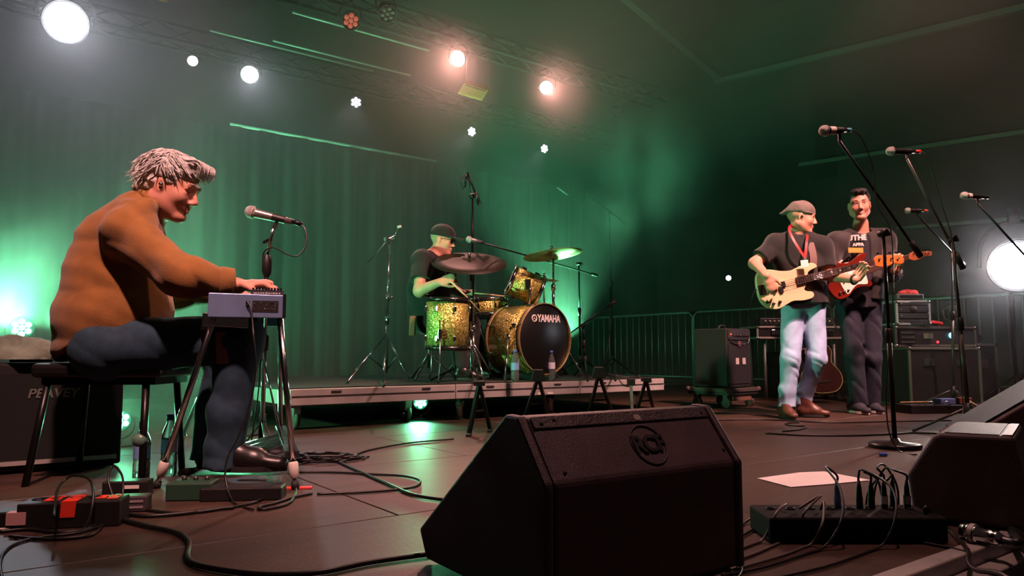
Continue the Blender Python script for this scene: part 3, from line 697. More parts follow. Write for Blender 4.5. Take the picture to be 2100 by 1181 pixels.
# steel guitarist's microphone
h, tl, c0, c1 = micset(515, 435, 3.25, 612, 458, 'silver microphone in front of the steel guitarist', None, None, 0.02, 0.029, M_MICB2)
tp = P(549, 520, 3.28)
st = stand('slim stand behind the steel guitar with the silver microphone', G(536, 932), 'tripod', tp, None, (c0, c1, P(560, 470, 3.26)), m=CHROME, r=0.009, feet=[G(560, 915), G(490, 930), G(548, 950)])
MB().tube([tp, P(560, 468, 3.26)], 0.008, 8).build('neck', CHROME, st)
MB().bar(P(540, 498, 3.27), P(556, 490, 3.27), 0.012, 0.012).build('wing_screw', BLACKM, st)
MB().lathe([(0.012, -0.05), (0.022, -0.03), (0.022, 0.03), (0.012, 0.05)], P(547, 545, 3.28), V((0, 0, 1)), 12).build('clamp', BLACK, st)
tag(MB().tube(spline([tl, P(625, 470, 3.26), P(628, 500, 3.24), P(612, 524, 3.22), P(590, 522, 3.22), P(560, 508, 3.25), P(540, 520, 3.26), P(543, 560, 3.26), P(538, 640, 3.3), P(530, 800, 3.3), G(510, 940, .006)], 8), 0.0035, 6).build('microphone_cable', CABLE), 'cable looping off the silver microphone and down its stand', 'cable')

# ================================================================== pedal steel guitar
M_LILAC = mat('lilac_lacquer', '#7f98c0', 0.28, metal=0.45, var=0.12, scale=5)
pdir = V((0.955, 0.30, 0)).normalized(); adir = V((-0.30, 0.955, 0)).normalized()
L0 = V((-1.108, 2.66, 0)); WS, LS = 0.272, 0.88; zb, zt_ = 0.632, 0.722
sg = root('pedal_steel_guitar', L0 + pdir * WS / 2 + adir * LS / 2, 'pedal steel guitar with pale blue end plate on chrome legs', 'steel guitar')
q = lambda s, l, z: L0 + pdir * s + adir * l + V((0, 0, z))
MB().prism([q(0, 0, zb), q(WS, 0, zb), q(WS, 0, zt_ - 0.004), q(0, 0, zt_)], adir * 0.018).build('end_plate', M_LILAC, sg, bevel=0.003)
MB().prism([q(0, LS - .018, zb), q(WS, LS - .018, zb), q(WS, LS - .018, zt_), q(0, LS - .018, zt_)], adir * 0.018).build('end_plate', M_LILAC, sg, bevel=0.003)
for s in (0.004, WS - 0.02): MB().prism([q(s, .018, zb + .01), q(s + .016, .018, zb + .01), q(s + .016, .018, zt_ - .006), q(s, .018, zt_ - .006)], adir * (LS - .036)).build('apron', BLACK, sg)
MB().prism([q(0.02, .018, zt_ - .03), q(WS - .02, .018, zt_ - .03), q(WS - .02, .018, zt_ - .012), q(.02, .018, zt_ - .012)], adir * (LS - .036)).build('deck', BLACK, sg)
MB().prism([q(WS - .012, -.003, zb), q(WS, -.003, zb), q(WS, -.003, zt_), q(WS - .012, -.003, zt_)], adir * 0.03).build('corner_trim', CHROME, sg)
MB().prism([q(0.145, 0.03, zt_ - .012), q(0.262, 0.03, zt_ - .012), q(0.262, 0.03, zt_ + .020), q(0.145, 0.03, zt_ + .020)], adir * 0.10).build('changer', mat('changer', '#6d7079', 0.3, metal=0.8), sg, bevel=0.002)
for k in range(10): MB().cyl(q(0.153 + .011 * k, .028, zt_ + .021), q(0.153 + .011 * k, .05, zt_ + .023), .004, n=8).build('string_finger', CHROME, sg)
rnd = random.Random(9); s = 0.155; mk = MB()    # small worn print, too fine to read
while s < 0.25:
    w_ = rnd.uniform(.002, .006); mk.prism([q(s, .0295, zt_ + .002), q(s + w_, .0295, zt_ + .002), q(s + w_, .0295, zt_ + .002 + rnd.uniform(.004, .007)), q(s, .0295, zt_ + .007)], -adir * .0008); s += w_ + rnd.uniform(.0015, .005)
mk.build('maker_print', WHITE, sg)
MB().prism([q(0.15, 0.14, zt_ - .012), q(0.255, 0.14, zt_ - .012), q(0.255, 0.14, zt_ + .002), q(0.15, 0.14, zt_ + .002)], adir * 0.60).build('fretboard', mat('fretboard', '#1b1a20', 0.3), sg)
MB().prism([q(0.14, 0.75, zt_ - .012), q(0.262, 0.75, zt_ - .012), q(0.262, 0.75, zt_ + .018), q(0.14, 0.75, zt_ + .018)], adir * 0.10).build('keyhead', CHROME, sg, bevel=0.002)
for k in range(10): MB().tube([q(0.153 + .011 * k, .04, zt_ + .0245), q(0.153 + .011 * k, .77, zt_ + .022)], 0.0007, 4).build('string', CHROME, sg)
MB().prism([q(0.153, -.0015, zb + .022), q(0.245, -.0015, zb + .022), q(0.245, -.0015, zb + .064), q(0.153, -.0015, zb + .064)], adir * 0.0015).build('cutout', mat('deep_black', '#060606', 0.6), sg)
rnd = random.Random(5)
for k in range(18):
    s = 0.16 + 0.078 * rnd.random(); zz = zb + .028 + .03 * rnd.random()
    MB().lathe([(0.0022, 0), (0.0022, .002), (0, .0025)], q(s, -.0015, zz), -adir, 8).build('adjuster', CHROME, sg)
MB().lathe([(0.008, 0), (0.008, .006), (0.005, .006), (0.005, .014), (0, .014)], q(0.137, 0, zb + .055), -adir, 12).build('jack', CHROME, sg)
M_PEDC = mat('leg_collar', '#cfc6bd', 0.4)
def sleg(top, foot, col=True):
    top, foot = V(top), V(foot); k = top.lerp(foot, 0.84); k2 = top.lerp(foot, 0.89)
    lg = MB().cyl(top, k, 0.0115, n=12).build('leg', CHROME, sg)
    MB().cyl(k2, foot + (top - foot).normalized() * 0.0, 0.0085, n=10).build('leg_end', CHROME, lg)
    MB().lathe([(0.013, 0), (0.018, .006), (0.018, .045), (0.012, .06)], k, (foot - top), 14).build('collar', M_PEDC, lg)
    MB().lathe([(0, 0), (0.016, 0), (0.013, 0.03), (0, 0.03)], foot, (top - foot), 12).build('rubber_tip', RUBBER, lg)
F1, F2, F3, F4 = G(320, 1001, .0), G(606, 1003, 0), G(575, 928, 0), G(360, 930, 0)
sleg(q(0.02, 0.03, zb), F1); sleg(q(WS - .02, 0.03, zb), F2); sleg(q(WS - .02, LS - .05, zb), F3); sleg(q(.02, LS - .05, zb), F4)
r1 = q(WS - .02, .03, zb).lerp(F2, .80); r2 = q(WS - .02, LS - .05, zb).lerp(F3, .80)
MB().bar(r1, r2, 0.05, 0.028).build('pedal_bar', mat('pedal_bar', '#3c4046', 0.3, metal=0.6), sg, bevel=.003)
for k in range(4):
    a = r1.lerp(r2, 0.22 + 0.15 * k); pe = MB().bar(a + V((0, 0, .002)), a - pdir * 0.19 + V((0, 0, -.05)), 0.012, 0.03).build('pedal', CHROME, sg, bevel=.002)
    MB().cyl(a - pdir * .02 + V((0, 0, 0.01)), q(WS * .55, .25 + .1 * k, zb + .01), 0.003, n=6).build('pedal_rod', CHROME, sg)
for k, (s, l) in enumerate(((.03, .10), (.10, .22), (.05, .40), (.14, .5))):
    lv = MB().bar(q(s, l, zb), q(s + .01, l + .0, zb - .05), .05, .02).build('knee_lever', BLACKM, sg, bevel=.003)
    MB().bar(q(s + .01, l, zb - .05), q(s + .02, l + .01, zb - .17), .014, .045).build('lever_paddle', BLACKM if k % 2 else mat('wood_bit', '#8a6f5a', .6), lv, bevel=.004)
MB().bar(q(-.02, .04, zb - .006), q(.14, .04, zb - .014), .03, .05).build('leg_bracket', CHROME, sg, bevel=.003)
MB().bar(q(-.03, .10, zb - .02), q(.12, .12, zb - .035), .03, .05).build('lever_bracket', BLACKM, sg, bevel=.003)
tag(MB().tube(spline([q(0.137, -.014, zb + .055), q(0.15, -.03, zb + .03), P(520, 690, 2.6), P(524, 760, 2.62), P(512, 830, 2.62), P(490, 890, 2.6), P(466, 940, 2.58), P(463, 985, 2.56), G(480, 1030, .006), G(520, 1045, .006)], 8), 0.0035, 6).build('guitar_cable', CABLE), 'instrument cable hanging from the jack of the steel guitar', 'cable')

# ================================================================== bench, combo amplifier and things at the left
bn = root('bench', V((-1.62, 2.99, 0)), 'black padded bench under the steel guitarist', 'bench')
MB().box((-1.60, 2.99, 0.435), (0.50, 0.34, 0.055)).build('seat', mat('black_vinyl', '#141313', 0.4), bn, bevel=.018, bseg=3)
MB().box((-1.60, 2.99, 0.395), (0.44, 0.28, 0.03)).build('seat_frame', BLACKM, bn)
for (x, y, fx, fy) in ((-1.80, 2.86, -1.84, 2.82), (-1.42, 2.86, -1.40, 2.82), (-1.80, 3.12, -1.84, 3.16), (-1.42, 3.12, -1.40, 3.16)):
    MB().cyl((x, y, 0.39), (fx, fy, 0.0), 0.014, n=10).build('leg', BLACKM, bn)
MB().lathe([(0, -.02), (.022, -.02), (.026, 0), (.022, .02), (0, .02)], (-1.42, 2.835, 0.17), V((0, -1, 0)), 16).build('leg_knob', mat('knob', '#5a7a6a', .3), bn)
K = V((-1.75, 3.33, 0)); amp = root('combo_amplifier', K - UX * 0.35 + VX * .15, 'black combo amplifier with script badge behind the bench', 'amplifier')
ub = lambda du, dv, z: K - UX * du + VX * dv + V((0, 0, z))
MB().ubox(ub(.35, .16, .235), (0.70, 0.30, 0.45)).build('cabinet', TOLEX, amp, bevel=.012, bseg=3)
MB().ubox(ub(.35, .008, .235), (0.64, 0.02, 0.36)).build('grille_cloth', mat('grille_cloth', '#101512', 0.9, bump=.5, bscale=500), amp)
MB().ubox(ub(.35, .0, .045), (0.66, 0.012, 0.018)).build('metal_strip', ALU, amp)
text('badge', 'PEAVEY', 0.055, axes(UX, (V((0, 0, 1)) + UX * .2).normalized(), -VX, ub(.27, -.004, .33)), mat('badge', '#8b8f88', .4, metal=.6), amp, .002, 1.0, .001)
MB().ubox(ub(.35, .15, .468), (0.16, .03, .012)).build('handle', RUBBER, amp, bevel=.004)
for du in (.04, .66): MB().ubox(ub(du, .16, .005), (.04, .2, .01)).build('foot', RUBBER, amp)
rnd = random.Random(2)
def crumple(name, label, cat, c, sx, sy, sz, m, seed):
    rn = random.Random(seed); ph = [rn.uniform(0, 6) for _ in range(6)]
    b = MB(); nu, nv = 36, 18; vs = []; fs = []
    for i in range(nv + 1):
        th = PI * i / nv
        for k in range(nu):
            a = 2 * PI * k / nu
            w_ = 1 + .12 * math.sin(3 * a + ph[0] + 2 * th) + .10 * math.sin(5 * a + ph[1] - 3 * th) + .07 * math.sin(9 * a + ph[2] + 6 * th)
            vs.append(V(c) + V((sx * math.sin(th) * math.cos(a) * w_, sy * math.sin(th) * math.sin(a) * w_, sz * (max(math.cos(th), -.0) * w_ + .0))))
    for i in range(nv):
        for k in range(nu): fs.append((i * nu + k, (i + 1) * nu + k, (i + 1) * nu + (k + 1) % nu, i * nu + (k + 1) % nu))
    b.add(vs, fs, True); return tag(b.build(name, m), label, cat)
crumple('folded_cloth', 'crumpled pale cloth on top of the combo amplifier', 'cloth', ub(.40, .14, .476), .23, .12, .085, mat('pale_cloth', '#6f7a6c', .9, var=.3, scale=14, bump=.6, bscale=40), 4)
tag(MB().prism([ub(.16, -.005, .4635), ub(.02, .02, .4635), ub(.02, .1, .4635), ub(.14, .1, .4635)], (0, 0, .002)).build('paper_slip', PAPER), 'white paper slip on the corner of the combo amplifier', 'paper')
tag(MB().tube(spline([ub(.18, .1, .468), ub(.21, .08, .52), ub(.19, .06, .60), ub(.13, .06, .63), ub(.08, .08, .60), ub(.10, .1, .52), ub(.12, .12, .468)], 8), .004, 6).build('white_cable', mat('white_cable', '#c7d0cc', .5)), 'white cable loop standing on the combo amplifier behind the shirt', 'cable')
M_PET = mat('clear_plastic', '#cfe3e6', 0.08, trans=0.9); M_LAB = mat('bottle_label', '#6f8fc0', .5); M_CAPB = mat('bottle_cap', '#3a5a9a', .5)
def bottle(label, base, hgt=0.24, R=0.032, labcol=None):
    base = V(base); t = root('water_bottle', base, label, 'bottle', 'water bottles')
    MB().lathe([(0, 0), (R * .8, 0), (R, .008), (R, hgt * .28), (R * .94, hgt * .32), (R, hgt * .36), (R, hgt * .62), (R * .85, hgt * .72), (R * .42, hgt * .86), (R * .4, hgt * .93), (0, hgt * .93)], base, V((0, 0, 1)), 20).build('body', M_PET, t)
    MB().lathe([(R * 1.01, hgt * .38), (R * 1.01, hgt * .60)], base, V((0, 0, 1)), 20).build('label', labcol or M_LAB, t)
    MB().lathe([(0, hgt * .90), (R * .46, hgt * .90), (R * .46, hgt), (0, hgt)], base, V((0, 0, 1)), 16).build('cap', M_CAPB, t)
bottle('plastic bottle on the floor beside the bench leg', G(289, 985), .23); bottle('plastic bottle on the floor behind the steel guitar leg', G(345, 975), .25, labcol=mat('label_white', '#9fb4d0', .5))
# pedals and boxes on the floor
def boxy(name, label, cat, c, size, m, rz=0.0, bev=.005, group=None):
    c = V(c); t = root(name, V((c.x, c.y, 0)), label, cat, group)
    MB().box(c + V((0, 0, size[2] / 2)), size, Matrix.Rotation(rz, 3, 'Z')).build('body', m, t, bevel=bev)
    return t
pb = boxy('effects_board', 'black power board with red tape strips at the lower left', 'effects board', G(152, 1076), (0.27, 0.10, 0.075), BLACK, UA * .35)
cx = G(152, 1076); ry = lambda dx, dy, z: V((cx.x, cx.y, 0)) + Matrix.Rotation(UA * .35, 3, 'Z') @ V((dx, dy, z))
for k in range(5): MB().lathe([(.018, 0), (.018, .003), (.014, .003), (.014, .0)], ry(-.10 + .05 * k, .01, .075), V((0, 0, 1)), 14).build('socket', BLACKM, pb)
def strip(dx0, dx1, dy0, dy1, z, m, nm='tape'): MB().prism([ry(dx0, dy0, z), ry(dx1, dy0, z), ry(dx1, dy1, z), ry(dx0, dy1, z)], (0, 0, .0012)).build(nm, m, pb)
strip(-.075, -.035, -.03, .04, .0762, REDT); strip(-.02, .02, -.05, .045, .0763, REDT); strip(.06, .085, -.02, .03, .0762, REDT); strip(.09, .12, -.03, .03, .0762, REDT)
MB().prism([ry(-.02, -.0515, .0775), ry(.02, -.0515, .0775), ry(.016, -.0515, .032), ry(-.022, -.0515, .032)], (0, -.001, 0)).build('tape', REDT, pb)
b2 = boxy('junction_box', 'small dark junction box with pinkish label at the left edge', 'box', G(0, 1082), (0.14, 0.07, 0.05), BLACK, .2)
c2 = G(0, 1082)
MB().box((c2.x + .07, c2.y - .030, .034), (.05, .03, .035), Matrix.Rotation(.2, 3, 'Z')).build('label', mat('pink_label', '#c99a9a', .7), b2)
tag(MB().cyl(G(22, 1076) + V((0, -.09, .0055)), G(62, 1074) + V((0, -.09, .0055)), .005, n=10).build('marker_pen', mat('pen', '#b9b7b0', .5)), 'pale marker pen lying before the junction box', 'pen')
b3 = boxy('power_adapter', 'black power adapter with white sticker near the bench leg', 'adapter', G(262, 1016), (0.15, 0.07, 0.055), BLACK, .15)
c3 = G(262, 1016); MB().box((c3.x + .03, c3.y - .0365, .036), (.05, .002, .012), Matrix.Rotation(.15, 3, 'Z')).build('sticker', WHITE, b3)
b4 = boxy('splitter_box', 'grey striped splitter box next to the red-taped board', 'box', G(268, 1047), (0.11, 0.06, 0.05), mat('grey_box', '#3a3638', .5), .2)
for k in range(2): MB().box(V((G(268, 1047).x, G(268, 1047).y - .031, .016 + .018 * k)), (.10, .002, .007), Matrix.Rotation(.2, 3, 'Z')).build('stripe', mat('stripe', '#8d8286', .5), b4)
b5 = boxy('effects_pedal', 'dark green effects pedal on the floor before the knee', 'pedal', G(395, 1022), (0.15, 0.10, 0.06), mat('green_box', '#20402f', .5), .1)
for k in range(3): MB().lathe([(.009, 0), (.008, .014), (0, .014)], V((G(395, 1022).x - .04 + .04 * k, G(395, 1022).y + .02, .06)), V((0, 0, 1)), 12).build('knob', BLACK, b5)
b6 = boxy('volume_pedal', 'black volume pedal under the shoe of the steel guitarist', 'pedal', G(500, 1022), (0.27, 0.10, 0.045), BLACK, .12)
c6 = G(500, 1022)
for k in range(3): MB().box(V((c6.x - .05 + 0.004 * k, c6.y - .052, .014 + .012 * k)), (.07, .003, .004), Matrix.Rotation(.12, 3, 'Z')).build('ridge', ALU, b6)
tag(MB().box(G(598, 1000, .0035) + V((0.02, 0, 0)), (.11, .035, .005), Matrix.Rotation(.15, 3, 'Z')).build('tape_strip', mat('red_plastic', '#d23a34', .5)), 'red tape strip on the floor by the steel leg', 'tape')
tag(MB().tube([G(372, 970, .012), G(392, 964, .010), G(420, 955, .008), G(500, 938, .008)], [.016, .012, .006, .004], 10).build('whisk_brush', mat('brush', '#4a3f36', .7)), 'small brush lying on the floor between the bottles and the shoe', 'brush')
rnd = random.Random(11)
def loopy(label, pts, r=.004): return cable(label, fl(pts, r * 1.2), r, group='floor cables at the left')
loopy('thick black cable curling forward from the pedals across the floor', [(240, 1040), (248, 1062), (300, 1078), (362, 1092), (388, 1112), (384, 1140), (405, 1158), (480, 1172), (560, 1178), (660, 1172), (760, 1152), (882, 1135)], .007)
loopy('black cable running from the pedals to the left edge of the frame', [(235, 1070), (160, 1092), (90, 1100), (40, 1112), (10, 1130), (0, 1160), (8, 1200)], .004)
loopy('cable winding from the steel leg toward the big monitor', [(610, 968), (680, 968), (760, 972), (830, 976), (862, 986), (840, 1000), (760, 1008), (650, 1013)], .005)
loopy('cable crossing to the riser from the coil by the steel guitar', [(620, 950), (680, 940), (720, 935), (760, 922), (840, 908), (930, 900)], .005)
loopy('cable snaking diagonally to the corner of the big monitor', [(690, 945), (740, 968), (790, 990), (840, 1012), (890, 1022), (935, 1026)], .006)
loopy('braided loose cable end lying by the volume pedal', [(640, 1012), (600, 1020), (560, 1032), (530, 1040), (545, 1044), (590, 1032), (606, 1012), (605, 990)], .005)
loopy('cable bundle strand along the floor under the bench', [(300, 1045), (360, 1052), (420, 1048), (500, 1035), (540, 1022), (560, 1005), (530, 1000)], .005)
loopy('dark cable strand in front of the pedals', [(245, 1050), (300, 1058), (380, 1052), (430, 1045), (480, 1040)], .006)
loopy('dark cable tangle by the left edge', [(0, 1090), (60, 1085), (130, 1092), (190, 1080), (215, 1060), (190, 1095), (100, 1105), (20, 1100)], .005)
cable('cable arching up over the red-taped board', [G(110, 1060, .08), P(120, 1000, 2.2), P(150, 975, 2.25), P(185, 985, 2.2), P(190, 1030, 2.15), G(170, 1085, .006), G(110, 1088, .006)], .004, group='floor cables at the left')
cable('double cable loop rising beside the bench leg', [G(240, 1040, .006), P(222, 985, 2.45), P(232, 955, 2.5), P(250, 975, 2.45), P(252, 1010, 2.4), G(245, 1045, .006), G(262, 1060, .006)], .004, group='floor cables at the left')
for k, lb in enumerate(('outer turn of the cable coil right of the steel guitar', 'middle turn of the cable coil right of the steel guitar', 'inner turn of the cable coil right of the steel guitar', 'loose top turn of the cable coil right of the steel guitar')):
    c = G(652 + 4 * k, 942 + 2 * k); a = .22 - .04 * k; bb = .13 - .02 * k
    tag(MB().tube([c + V((a * math.cos(2 * PI * i / 36) + .02 * math.sin(i * 1.7 + k), bb * math.sin(2 * PI * i / 36) + .015 * math.cos(i * 1.3 + 2 * k), .006 + .010 * k + .003 * math.sin(i))) for i in range(36)], .0048, 6, closed=True).build('cable_coil', CABLE), lb, 'cable', 'coiled cable by the steel guitar')

# ================================================================== drum riser
RU0, RU1, RV0, RV1 = 1.66, 5.16, 4.62, 7.0
rs = root('drum_riser', S((RU0 + RU1) / 2, (RV0 + RV1) / 2, 0), 'low aluminium framed drum riser on legs and castors', 'riser')
M_RDECK = mat('riser_deck', '#1e1b1a', .7, var=.2, scale=6)
seg = [(1.66, 2.90), (2.905, 4.125), (4.13, 5.16)]
for a, b_ in seg:
    MB().ubox(S((a + b_) / 2, (RV0 + RV1) / 2, RISER - .009), (b_ - a, RV1 - RV0 - .02, .018)).build('deck_panel', M_RDECK, rs)
    fb = MB().ubox(S((a + b_) / 2, RV0 + .02, RISER - .06), (b_ - a, .04, .105)).build('front_beam', ALU, rs, bevel=.004)
    MB().ubox(S((a + b_) / 2, RV0 - .002, RISER - .055), (b_ - a - .02, .006, .008)).build('groove_strip', mat('groove', '#3b3a39', .5, metal=.5), fb)
    for k in (.25, .8): MB().ubox(S(a + (b_ - a) * k, RV0 - .003, RISER - .03), (.07, .008, .012)).build('slot', mat('slot', '#161514', .7), fb)
    MB().ubox(S((a + b_) / 2, RV1 - .02, RISER - .06), (b_ - a, .04, .105)).build('rear_beam', ALU, rs, bevel=.004)
for u in (RU0 + .02, RU1 - .02): MB().ubox(S(u, (RV0 + RV1) / 2, RISER - .06), (.04, RV1 - RV0 - .09, .105)).build('side_beam', ALU, rs, bevel=.004)
for (u, v) in ((3.05, 4.8), (3.95, 4.8), (4.95, 4.8), (1.8, 6.8), (3.4, 6.8), (5.0, 6.8)):
    lg = MB().cyl(S(u, v, 0.0), S(u, v, RISER - .02), .026, n=16).build('leg', ALU, rs)
    MB().cyl(S(u, v, .10), S(u, v, .15), .034, n=16).build('leg_clamp', STEEL, lg)
    MB().cyl(S(u, v - .03, .125), S(u - .02, v - .085, .135), .009, n=8).build('clamp_screw', STEEL, lg)
    MB().cyl(S(u, v, 0), S(u, v, .012), .042, n=16).build('leg_pad', RUBBER, lg)
for (u, v) in ((1.76, 4.80), (2.62, 4.86)):
    ca = MB().ubox(S(u, v, .13), (.05, .09, .09)).build('castor_fork', STEEL, rs, bevel=.004)
    MB().cyl(S(u - .017, v, .062), S(u + .017, v, .062), .062, n=24).build('wheel', mat('wheel', '#57504a', .6), ca)
    MB().cyl(S(u - .03, v, .062), S(u + .03, v, .062), .012, n=10).build('axle', CHROME, ca)
# label pieces on the beam
for u in (3.70, 3.80): MB().ubox(S(u, RV0 - .0035, RISER - .098), (.06, .004, .018)).build('sticker', WHITE, rs)

# ================================================================== drum kit
M_GOLD = sparkle('gold_sparkle', '#6a5a14', '#fff08a')
M_HEADW = mat('drum_head', '#cfd6cc', .5); M_HEADB = mat('black_head', '#0d0e0e', .35); M_HOOPB = mat('wood_hoop', '#8a7a4e', .35, metal=.3)
def drum(name, label, c, ax, R, L, nl, head_t, head_b, hoop=CHROME, hr=.006, hoop_h=.03):
    c = V(c); ax = V(ax).normalized(); t = root(name, c, label, 'drum', 'drum kit')
    x, y, z = frame_of(ax)
    MB().lathe([(R - .008, -L / 2), (R, -L / 2), (R, L / 2), (R - .008, L / 2)], c, ax, 40).build('shell', M_GOLD, t)
    for sg_, hm in ((1, head_t), (-1, head_b)):
        MB().lathe([(0, sg_ * (L / 2 + .004)), (R * .97, sg_ * (L / 2 + .004)), (R + .002, sg_ * (L / 2 - .004))], c, ax, 40).build('drum_head', hm, t)
        MB().lathe([(R + .003, sg_ * (L / 2 - hoop_h * .6)), (R + .010, sg_ * (L / 2 - hoop_h * .6)), (R + .010, sg_ * (L / 2 + hoop_h * .4)), (R + .002, sg_ * (L / 2 + hoop_h * .4)), (R + .002, sg_ * (L / 2))], c, ax, 40).build('hoop', hoop, t)
    for k in range(nl):
        a = 2 * PI * (k + .5) / nl; r_ = x * math.cos(a) + y * math.sin(a)
        for sg_ in (1, -1):
            p = c + r_ * (R + .011) + ax * sg_ * (L / 2 - .075)
            lu = MB().bar(p - ax * .02, p + ax * .02, .018, .020, up=r_).build('lug', CHROME, t, bevel=.003)
            MB().cyl(p, c + r_ * (R + .012) + ax * sg_ * (L / 2 + hoop_h * .4), .003, n=6).build('tension_rod', CHROME, lu)
    return t
bd_ax = V((0.66, -0.75, 0.0)).normalized(); bdc = P(1117, 691, 6.14); BR = 0.292
bd_c = bdc - bd_ax * 0.21; bd_c.z = RISER + .05 + BR
bd = drum('bass_drum', 'gold sparkle bass drum with black front head facing right', bd_c, bd_ax, BR, .42, 8, M_HEADB, M_HEADW, M_HOOPB, hoop_h=.045)
fx, fy, fz = frame_of(bd_ax)
fcen = bd_c + bd_ax * (.21 + .005)
side = V((0, 0, 1)).cross(bd_ax).normalized()
text('brand_lettering', 'YAMAHA', .085, axes(side, V((0, 0, 1)), bd_ax, fcen + side * .045 + V((0, 0, BR * .58)) + bd_ax * .002), WHITE, bd, .0006, .78, .0025, .95)
MB().ring(fcen + side * -.125 + V((0, 0, BR * .58)) + bd_ax * .002, bd_ax, .026, .006, 24, 6).build('brand_ring', WHITE, bd)
for k in range(3):
    a = PI / 2 + k * 2 * PI / 3; dd = side * math.cos(a) + V((0, 0, 1)) * math.sin(a)
    MB().bar(fcen + side * -.125 + V((0, 0, BR * .58)) + bd_ax * .002, fcen + side * -.125 + V((0, 0, BR * .58)) + bd_ax * .002 + dd * .026, .005, .003).build('brand_fork', WHITE, bd)
for sgn in (-1, 1):
    a = fcen - bd_ax * .12 + side * sgn * (BR + .01) + V((0, 0, -.05)); f = V((a.x, a.y, 0)) + side * sgn * .16 + bd_ax * .14; f.z = RISER + .004
    MB().tube([a + V((0, 0, .06)), f], .008, 8).build('spur', CHROME, bd)
    MB().cyl(a + V((0, 0, .03)), a + V((0, 0, .09)), .016, n=12).build('spur_bracket', CHROME, bd)
MB().box(V((bd_c.x, bd_c.y, RISER + .026)) , (.1, .1, .05)).build('rest_block', RUBBER, bd)
# floor tom
ft_c = P(918, 664, 5.66); ft = drum('floor_tom', 'gold sparkle floor tom glittering beside the drummer', ft_c, V((0.02, -.03, 1)), .163, .375, 8, mat('coated_head', '#2a2c2a', .6), M_HEADB, hoop=mat('dark_hoop', '#4a4844', .25, metal=.9), hoop_h=.035)
for k in range(3):
    a = .3 + k * 2.094; p = ft_c + V((math.cos(a), math.sin(a), 0)) * .185
    lg = MB().tube([p + V((0, 0, .02)), V((p.x, p.y, RISER + .10)), V((p.x + .03 * math.cos(a), p.y + .03 * math.sin(a), RISER + .012))], .006, 8).build('leg', CHROME, ft)
    MB().ball(V((p.x + .03 * math.cos(a), p.y + .03 * math.sin(a), RISER + .013)), .013, 8).build('rubber_foot', RUBBER, lg)
    MB().bar(p + V((0, 0, -.12)), p + V((0, 0, -.05)), .02, .03).build('leg_bracket', CHROME, ft, bevel=.003)
# rack tom
rt_ax = V((-0.90, -.10, .36)).normalized(); rt_c = P(1077, 586, 6.35)
rt = drum('rack_tom', 'gold sparkle rack tom tilted above the bass drum', rt_c, rt_ax, .128, .27, 6, M_HEADW, M_HEADW)
jn = P(1086, 636, 6.35)
MB().tube([rt_c + V((.03, -.125, 0)), rt_c + V((.04, -.15, -.05)), rt_c + V((.03, -.12, -.2)), V((bd_c.x, bd_c.y, bd_c.z + BR))], .012, 10).build('tom_arm', CHROME, rt)
MB().box(rt_c + V((.02, -.135, .0)), (.05, .02, .09)).build('mount_plate', CHROME, rt, bevel=.004)
# snare behind
sn_c = P(1000, 632, 6.55); sn = drum('snare_drum', 'snare drum half hidden behind the bass drum', sn_c, V((-.05, .05, 1)), .178, .14, 8, mat('coated_head', '#2a2c2a', .6), M_HEADW, hoop_h=.03)
for k in range(3):
    a = .6 + k * 2.094; MB().tube([V((sn_c.x, sn_c.y, sn_c.z - .1)) + V((.1 * math.cos(a), .1 * math.sin(a), 0)), V((sn_c.x, sn_c.y, RISER + .3)), V((sn_c.x + .2 * math.cos(a), sn_c.y + .2 * math.sin(a), RISER + .01))], .009, 8).build('stand_leg', CHROME, sn)
# cymbals
M_CYM = mat('bronze', '#c2ad6c', .48, metal=.8, var=.12, scale=30, bump=.08, bscale=200); M_CYMD = mat('dark_bronze', '#1d170c', .55, metal=.0, spec=.25)
def cymbal(label, c, nrm, R, m, pole_top=True, foot=None, name='cymbal', pole=None, feet=True, tri=.28):
    c = V(c); nrm = V(nrm).normalized(); t = root(name, V(foot) if foot is not None else c, label, 'cymbal', 'cymbals')
    MB().lathe([(0.006, .022), (R * .10, .02), (R * .18, .004), (R * .2, .0), (R * .7, -R * .05), (R, -R * .11), (R, -R * .11 - .0012), (R * .7, -R * .05 - .002), (R * .2, -.0025), (R * .17, .002), (R * .1, .017), (.006, .02)], c, nrm, 56).build('plate', m, t)
    MB().cyl(c - nrm * .02, c + nrm * .05, .004, n=8).build('post', CHROME, t)
    MB().lathe([(0, .022), (.013, .022), (.013, .034), (0, .034)], c, nrm, 12).build('felt', RUBBER, t)
    MB().bar(c + nrm * .045 + V((-.015, 0, 0)), c + nrm * .045 + V((.015, 0, 0)), .006, .006).build('wing_nut', CHROME, t)
    if foot is not None:
        f = V(foot); top = c - nrm * .02
        k = V((f.x, f.y, f.z + (top.z - f.z) * .45))
        MB().cyl(V((f.x, f.y, f.z + (.08 if feet else 0))), k, .0125, n=12).build('lower_tube', CHROME, t)
        if not feet: MB().box(f + V((0, 0, .012)), (.05, .05, .03)).build('mount', CHROME, t, bevel=.005)
        MB().cyl(k, V((f.x, f.y, top.z - .05)), .0095, n=12).build('upper_tube', CHROME, t)
        MB().tube([V((f.x, f.y, top.z - .06)), top], .008, 8).build('tilter', CHROME, t)
        for zz in (k.z,): MB().cyl(V((f.x, f.y, zz - .025)), V((f.x, f.y, zz + .025)), .02, n=12).build('collar', CHROME, t)
        if feet:
            for q_ in range(3):
                a = .9 + q_ * 2.094; MB().tube([V((f.x, f.y, f.z + .3)), V((f.x + tri * math.cos(a), f.y + tri * math.sin(a), f.z + .010))], .009, 8).build('leg', CHROME, t)
    return t
rc = P(962, 531, 5.85)
cymbal('large dark ride cymbal in front of the drummer', rc, (.05, -.44, 1), .305, M_CYMD, foot=(rc.x + .03, rc.y + .12, RISER))
